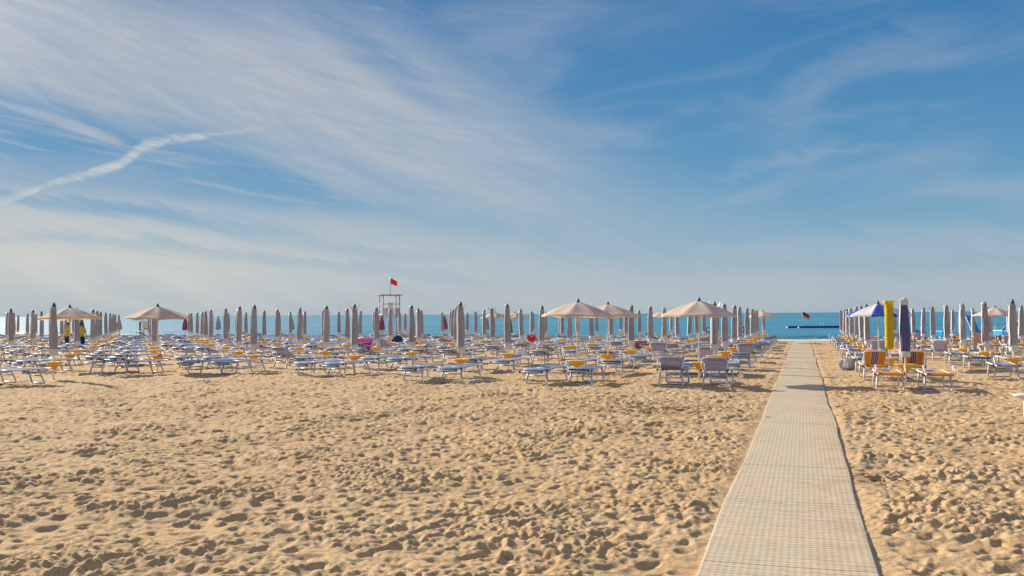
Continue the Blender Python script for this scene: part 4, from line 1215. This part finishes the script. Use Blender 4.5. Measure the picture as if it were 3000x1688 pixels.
def build_world():
    w = bpy.data.worlds.new('World'); S.world = w; w.use_nodes = True
    N = w.node_tree.nodes; L = w.node_tree.links; bg = N['Background']
    def node(t, **k):
        n = N.new(t)
        for a, b in k.items(): setattr(n, a, b)
        return n
    def math_(op, a, b=None, c=None, clamp=False):
        n = N.new('ShaderNodeMath'); n.operation = op; n.use_clamp = clamp
        for i, v in enumerate((a, b, c)):
            if v is None: continue
            if isinstance(v, (int, float)): n.inputs[i].default_value = v
            else: L.new(v, n.inputs[i])
        return n.outputs[0]
    def mixc(f, a, b, typ='MIX'):
        n = N.new('ShaderNodeMixRGB'); n.blend_type = typ
        for i, v in enumerate((f, a, b)):
            if isinstance(v, (int, float)): n.inputs[i].default_value = v
            elif isinstance(v, tuple): n.inputs[i].default_value = (*v, 1)
            else: L.new(v, n.inputs[i])
        return n.outputs[0]
    def smooth(v, lo, hi, a=0.0, b=1.0):
        n = N.new('ShaderNodeMapRange'); n.interpolation_type = 'SMOOTHSTEP'
        L.new(v, n.inputs[0])
        for i, q in enumerate((lo, hi, a, b)): n.inputs[i + 1].default_value = q
        return n.outputs[0]
    sky = node('ShaderNodeTexSky', sky_type='NISHITA', sun_disc=False)
    sky.sun_elevation = SUN_EL; sky.sun_rotation = SUN_AZ
    sky.air_density = 1.0; sky.dust_density = .6; sky.ozone_density = 2.2; sky.altitude = 0
    tc = node('ShaderNodeTexCoord'); sp = node('ShaderNodeSeparateXYZ'); L.new(tc.outputs['Generated'], sp.inputs[0])
    D = 57.2958
    az = math_('MULTIPLY', math_('ARCTAN2', sp.outputs['X'], sp.outputs['Y']), D)        # degrees from +Y, + to the right
    el = math_('MULTIPLY', math_('ARCSINE', sp.outputs['Z']), D)
    H = HEAD * D
    def A(px): return math.degrees(math.atan((px - 1500) / FPX)) - H
    def E(px, py): return math.degrees(math.atan((928 - .00536 * (px - 100) - py) / FPX * math.cos(math.atan((px - 1500) / FPX))))
    lo, hi = A(-500), A(3500)
    t_az = math_('DIVIDE', math_('SUBTRACT', az, lo), hi - lo, clamp=True)
    def curve(pts, scale):
        n = N.new('ShaderNodeFloatCurve'); c = n.mapping.curves[0]
        pts = sorted(pts)
        xs = [((p - lo) / (hi - lo), v / scale) for p, v in pts]
        c.points[0].location = xs[0]; c.points[1].location = xs[-1]
        for q in xs[1:-1]: c.points.new(*q)
        n.mapping.use_clip = False; n.mapping.extend = 'HORIZONTAL'; n.mapping.update(); n.inputs[0].default_value = 1
        L.new(t_az, n.inputs[1])
        return math_('MULTIPLY', n.outputs[0], scale)
    # streaky noise in a rotated, stretched frame (wind-drawn cirrus)
    def streak(rot, sx, sy, scale, detail, rough, off, dist=0.0):
        c, s = math.cos(math.radians(rot)), math.sin(math.radians(rot))
        u = math_('ADD', math_('MULTIPLY', az, c), math_('MULTIPLY', el, s))
        v = math_('SUBTRACT', math_('MULTIPLY', el, c), math_('MULTIPLY', az, s))
        cb = node('ShaderNodeCombineXYZ'); L.new(math_('DIVIDE', u, sx), cb.inputs[0]); L.new(math_('DIVIDE', v, sy), cb.inputs[1]); cb.inputs[2].default_value = off
        n = node('ShaderNodeTexNoise'); n.inputs['Scale'].default_value = scale; n.inputs['Detail'].default_value = detail; n.inputs['Roughness'].default_value = rough; n.inputs['Distortion'].default_value = dist
        L.new(cb.outputs[0], n.inputs['Vector']); return n.outputs['Fac']
    s1 = streak(-24, 11, 1.7, 1.0, 8, .62, 3.1, .9)
    s2 = streak(-14, 6, .8, 1.0, 7, .62, 8.7, .6)
    s3 = streak(10, 13, 3.0, 1.0, 5, .5, 14.2, .7)
    big = streak(-20, 13, 6, 1.0, 4, .5, 22.0, .5)
    warp = math_('ADD', math_('MULTIPLY', math_('SUBTRACT', s1, .5), 3.4), math_('MULTIPLY', math_('SUBTRACT', big, .5), 3.0))
    elw = math_('ADD', el, warp)
    def band(center, width, opac, e=None, soft=1.0):
        """soft band along a line of (column, row) points; width in degrees; opacity along it"""
        cc = curve([(A(x), E(x, y)) for x, y in center], 20); ww = curve([(A(x), v) for x, v in width], 20); oo = curve([(A(x), v) for x, v in opac], 1)
        d = math_('DIVIDE', math_('ABSOLUTE', math_('SUBTRACT', e or elw, cc)), ww)
        return math_('MULTIPLY', smooth(d, 1.25, .15), oo)
    veil = band([(-400, 0), (0, 90), (350, 170), (700, 230), (1070, 330), (1500, 480), (1900, 640), (2600, 780)], [(-400, 5.5), (0, 5.2), (350, 5.6), (700, 6.6), (1070, 7.2), (1500, 6.2), (1900, 4.2), (2600, 2)],
                [(-400, 1), (0, 1), (600, 1), (1100, .96), (1500, .72), (1800, .40), (2100, .18), (2600, .06)])
    low = band([(-400, 640), (0, 690), (500, 740), (1000, 770), (1600, 830), (2400, 860)], [(-400, 5.6), (0, 5.0), (500, 4.4), (1000, 4.0), (1600, 3.2), (2400, 1.6)], [(-400, .95), (0, .98), (500, .95), (1000, .88), (1600, .72), (2400, .5), (3000, .4)])
    mid = band([(-400, 360), (0, 500), (500, 600), (1000, 690), (1500, 740)], [(-400, 1.2), (0, 1.1), (500, 1.2), (1000, 1.4), (1500, 1.2)], [(-400, .75), (0, .85), (500, .8), (1000, .62), (1500, .3)])
    wisp = band([(-300, 220), (0, 300), (150, 345), (300, 395), (420, 430)], [(-300, .35), (0, .30), (150, .40), (300, .36), (420, .3)], [(-300, .5), (0, .6), (200, .9), (340, .75), (430, .0), (900, 0)], math_('ADD', el, math_('MULTIPLY', math_('SUBTRACT', s2, .5), 1.0)))
    ctr = math_('ADD', el, math_('MULTIPLY', math_('SUBTRACT', streak(20, 1.6, .7, 1.0, 6, .65, 31.0, .4), .5), .8))
    trail = band([(-300, 640), (0, 588), (120, 548), (260, 508), (350, 478), (430, 425), (540, 402), (650, 388), (800, 368)], [(-300, .35), (0, .28), (120, .20), (260, .30), (350, .34), (430, .36), (540, .24), (650, .16), (800, .1)],
                 [(-300, .6), (0, .75), (120, .9), (400, 1), (540, .95), (620, .6), (760, .22), (860, 0), (1200, 0)], ctr)
    elb = math_('ADD', el, math_('MULTIPLY', math_('SUBTRACT', big, .5), 5.0))
    r1 = band([(1200, 120), (1500, 60), (1900, 20), (2300, -60)], [(1200, 2.4), (1500, 2.6), (1900, 2.2), (2300, 2.0)], [(1000, 0), (1250, .30), (1550, .36), (1800, .22), (2100, .1), (2400, 0)], elb)
    r2 = band([(1400, 330), (1700, 380), (1900, 410), (2100, 440)], [(1400, 2.0), (1700, 1.6), (1900, .9), (2100, .4)], [(1300, .3), (1600, .42), (1850, .32), (1950, .1), (2100, 0)], elb)
    r3 = band([(2100, 540), (2300, 480), (2500, 440), (2700, 400), (3000, 300)], [(2100, .5), (2300, .6), (2500, .35), (2700, .5), (3000, .6)], [(1900, 0), (2200, .22), (2400, .30), (2550, .18), (2800, .05), (3000, .0)])
    r4 = band([(2300, 300), (2500, 190), (2700, 120), (3000, 60)], [(2300, 1.2), (2500, 1.6), (2700, 1.6), (3000, .8)], [(2100, 0), (2350, .22), (2600, .26), (2800, .15), (2950, 0)])
    s4 = streak(-16, 3.2, .42, 1.0, 6, .65, 51.0, .5)
    s5 = streak(-3, 5.0, .30, 1.0, 5, .6, 61.0, .3)
    tex = math_('ADD', math_('ADD', math_('MULTIPLY', smooth(s1, .36, .64), .40), math_('MULTIPLY', smooth(s2, .36, .64), .28)), math_('ADD', math_('MULTIPLY', smooth(s4, .36, .66), .18), math_('MULTIPLY', smooth(s5, .36, .64), .14)))
    gapf = math_('MULTIPLY', smooth(tex, .5, .95), math_('MULTIPLY', smooth(az, -14.0, -26.0), .40))
    texr = math_('ADD', math_('MULTIPLY', smooth(s3, .36, .64), .7), math_('MULTIPLY', smooth(s5, .30, .70), .3))
    keep = lambda v, t, k: math_('MULTIPLY', v, math_('ADD', math_('MULTIPLY', t, k), 1 - k))
    cloud = math_('MAXIMUM', keep(veil, tex, .40), keep(low, tex, .26))
    cloud = math_('MAXIMUM', cloud, keep(mid, tex, .5))
    # the clear wedge that opens towards the left between the upper veil and the low sheet
    elg = math_('ADD', el, math_('ADD', math_('MULTIPLY', math_('SUBTRACT', s1, .5), 1.5), math_('MULTIPLY', math_('SUBTRACT', s4, .5), 1.1)))
    gap1 = band([(-300, 330), (0, 395), (350, 460), (606, 505), (815, 555), (1000, 592), (1120, 620)], [(-300, 3.2), (0, 3.0), (350, 2.4), (606, 2.0), (815, 1.5), (1000, .8), (1120, .4)], [(-300, 1), (0, 1), (606, 1), (815, .95), (1000, .8), (1120, .3), (1300, 0)], elg)
    gap2 = band([(-100, 560), (150, 592), (450, 625), (800, 690), (1100, 745)], [(-100, .4), (150, .6), (450, .7), (800, .7), (1100, .5)], [(-100, .4), (150, .95), (450, .95), (800, .6), (1100, .5), (1400, 0)], elg)
    gap4 = band([(-100, 690), (200, 700), (600, 740), (1100, 790), (1600, 850)], [(-100, .35), (200, .4), (600, .45), (1100, .45), (1600, .4)], [(-100, .3), (200, .4), (600, .55), (1100, .5), (1600, .2), (1900, 0)], elg)
    gap3 = band([(900, 20), (1050, 130), (1200, 230), (1350, 330)], [(900, 1.0), (1050, 1.3), (1200, 1.3), (1350, .8)], [(800, 0), (950, .4), (1150, .55), (1300, .35), (1450, 0)], elg)
    gaps = math_('MAXIMUM', math_('MAXIMUM', gap1, gap2), math_('MAXIMUM', gap3, gap4))
    cloud = math_('MULTIPLY', cloud, math_('SUBTRACT', 1, math_('MULTIPLY', gaps, math_('SUBTRACT', .96, math_('MULTIPLY', tex, .42)))))
    s6 = streak(-9, 7, .55, 1.0, 7, .62, 71.0, .5)
    cloud = math_('MAXIMUM', cloud, math_('MULTIPLY', math_('MULTIPLY', gap1, smooth(s6, .44, .68)), .52))
    cloud = math_('MAXIMUM', cloud, keep(wisp, tex, .4))
    rr = math_('MAXIMUM', math_('MAXIMUM', keep(r1, texr, .6), keep(r2, texr, .6)), math_('MAXIMUM', keep(r3, texr, .7), keep(r4, texr, .6)))
    cloud = math_('MAXIMUM', math_('MAXIMUM', cloud, rr), gapf)
    gen = math_('MULTIPLY', smooth(s3, .46, .74), math_('MULTIPLY', smooth(el, 2.0, 7.0), .30))
    cloud = math_('MAXIMUM', cloud, gen)
    # specks of far cumulus low over the horizon
    pf = streak(4, 1.5, .55, 1.0, 5, .6, 41.0)
    puff = math_('MULTIPLY', smooth(pf, .60, .74), math_('MULTIPLY', smooth(math_('ABSOLUTE', math_('SUBTRACT', el, 3.9)), 1.2, .3), .30))
    cloud = math_('MAXIMUM', cloud, math_('MULTIPLY', puff, smooth(az, -14.0, -6.0)))
    # colour
    # clear air: the physical sky, its glare near the sun rolled off, deepened with height above the horizon
    den = node('ShaderNodeVectorMath', operation='MULTIPLY_ADD'); L.new(sky.outputs[0], den.inputs[0]); den.inputs[1].default_value = (.22, .22, .22); den.inputs[2].default_value = (1, 1, 1)
    comp = node('ShaderNodeVectorMath', operation='DIVIDE'); L.new(sky.outputs[0], comp.inputs[0]); L.new(den.outputs[0], comp.inputs[1])
    ramp = node('ShaderNodeValToRGB'); ramp.color_ramp.interpolation = 'B_SPLINE'
    er = ramp.color_ramp
    stops = [(-2, (160, 178, 192)), (0, (163, 180, 194)), (2.5, (156, 180, 198)), (5, (122, 170, 200)), (8, (92, 153, 196)), (12, (70, 138, 188)), (18, (44, 119, 178)), (40, (28, 92, 158)), (90, (20, 72, 138))]
    lin = lambda v: ((v / 255 + .055) / 1.055) ** 2.4
    for i, (e, cc) in enumerate(stops):
        p = (e + 2) / 92
        if i < 2: q = er.elements[i]; q.position = p
        else: q = er.elements.new(p)
        q.color = (*[lin(v) for v in cc], 1)
    L.new(math_('DIVIDE', math_('ADD', el, 2), 92, clamp=True), ramp.inputs[0])
    GAIN = 10 / 2 ** EXPOSURE
    up = node('ShaderNodeVectorMath', operation='SCALE'); L.new(ramp.outputs[0], up.inputs[0]); up.inputs['Scale'].default_value = GAIN
    base = mixc(.88, comp.outputs[0], up.outputs[0])
    cl = lambda r, g, b: tuple(lin(v) * GAIN for v in (r, g, b))
    low_k = smooth(el, 1.0, 8.5, 1.0, 0.0)
    left_k = smooth(az, -20.0, -42.0)
    ccol = mixc(math_('MULTIPLY', low_k, left_k), mixc(low_k, cl(185, 191, 199), cl(190, 197, 199)), cl(213, 212, 204))
    c = mixc(cloud, base, ccol)
    # sky overhead and behind, out of view, brightened as added fill to lift shadows
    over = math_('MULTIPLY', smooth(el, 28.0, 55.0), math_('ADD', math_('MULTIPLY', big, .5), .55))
    c = mixc(over, c, tuple(v * OVER_FILL for v in cl(196, 208, 240)))
    c = mixc(math_('MULTIPLY', trail, math_('ADD', math_('MULTIPLY', smooth(s4, .36, .66), .52), .30)), c, cl(206, 209, 209))
    # glare of the thin cloud round the sun, which stands outside the frame to the left
    dt = node('ShaderNodeVectorMath', operation='DOT_PRODUCT'); L.new(tc.outputs['Generated'], dt.inputs[0]); dt.inputs[1].default_value = sd
    glow = math_('MULTIPLY', math_('POWER', math_('DIVIDE', math_('SUBTRACT', dt.outputs['Value'], .75), .25, clamp=True), 13.0), GLARE)
    gl = node('ShaderNodeVectorMath', operation='SCALE'); gl.inputs[0].default_value = cl(255, 247, 232); L.new(glow, gl.inputs['Scale'])
    c = mixc(1.0, c, gl.outputs[0], 'ADD')
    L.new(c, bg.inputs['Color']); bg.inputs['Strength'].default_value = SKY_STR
SKY_STR = .10; OVER_FILL = .86; GLARE = 1.05
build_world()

# ------------------------------------------------------------------ camera
cam = bpy.data.cameras.new('camera'); cam.sensor_width = 36; cam.lens = 36 * FPX / 3000; cam.clip_start = .1; cam.clip_end = 100000
co = bpy.data.objects.new('camera', cam); COL.objects.link(co); S.camera = co
f3 = (F2 * math.cos(PITCH) + Vector((0, 0, math.sin(PITCH)))).normalized()
u3 = R2.cross(f3).normalized()
r3 = R2 * math.cos(ROLL) - u3 * math.sin(ROLL); u3b = u3 * math.cos(ROLL) + R2 * math.sin(ROLL)
m4 = Matrix((r3, u3b, -f3)).transposed().to_4x4(); m4.translation = (0, 0, CAMZ)
co.matrix_world = m4
S.render.resolution_x = 1024; S.render.resolution_y = 576
S.view_settings.view_transform = 'Standard'; S.view_settings.look = 'None'; S.view_settings.exposure = EXPOSURE; S.view_settings.gamma = 1
S.view_settings.use_curve_mapping = False
S.cycles.max_bounces = 6; S.cycles.transparent_max_bounces = 4
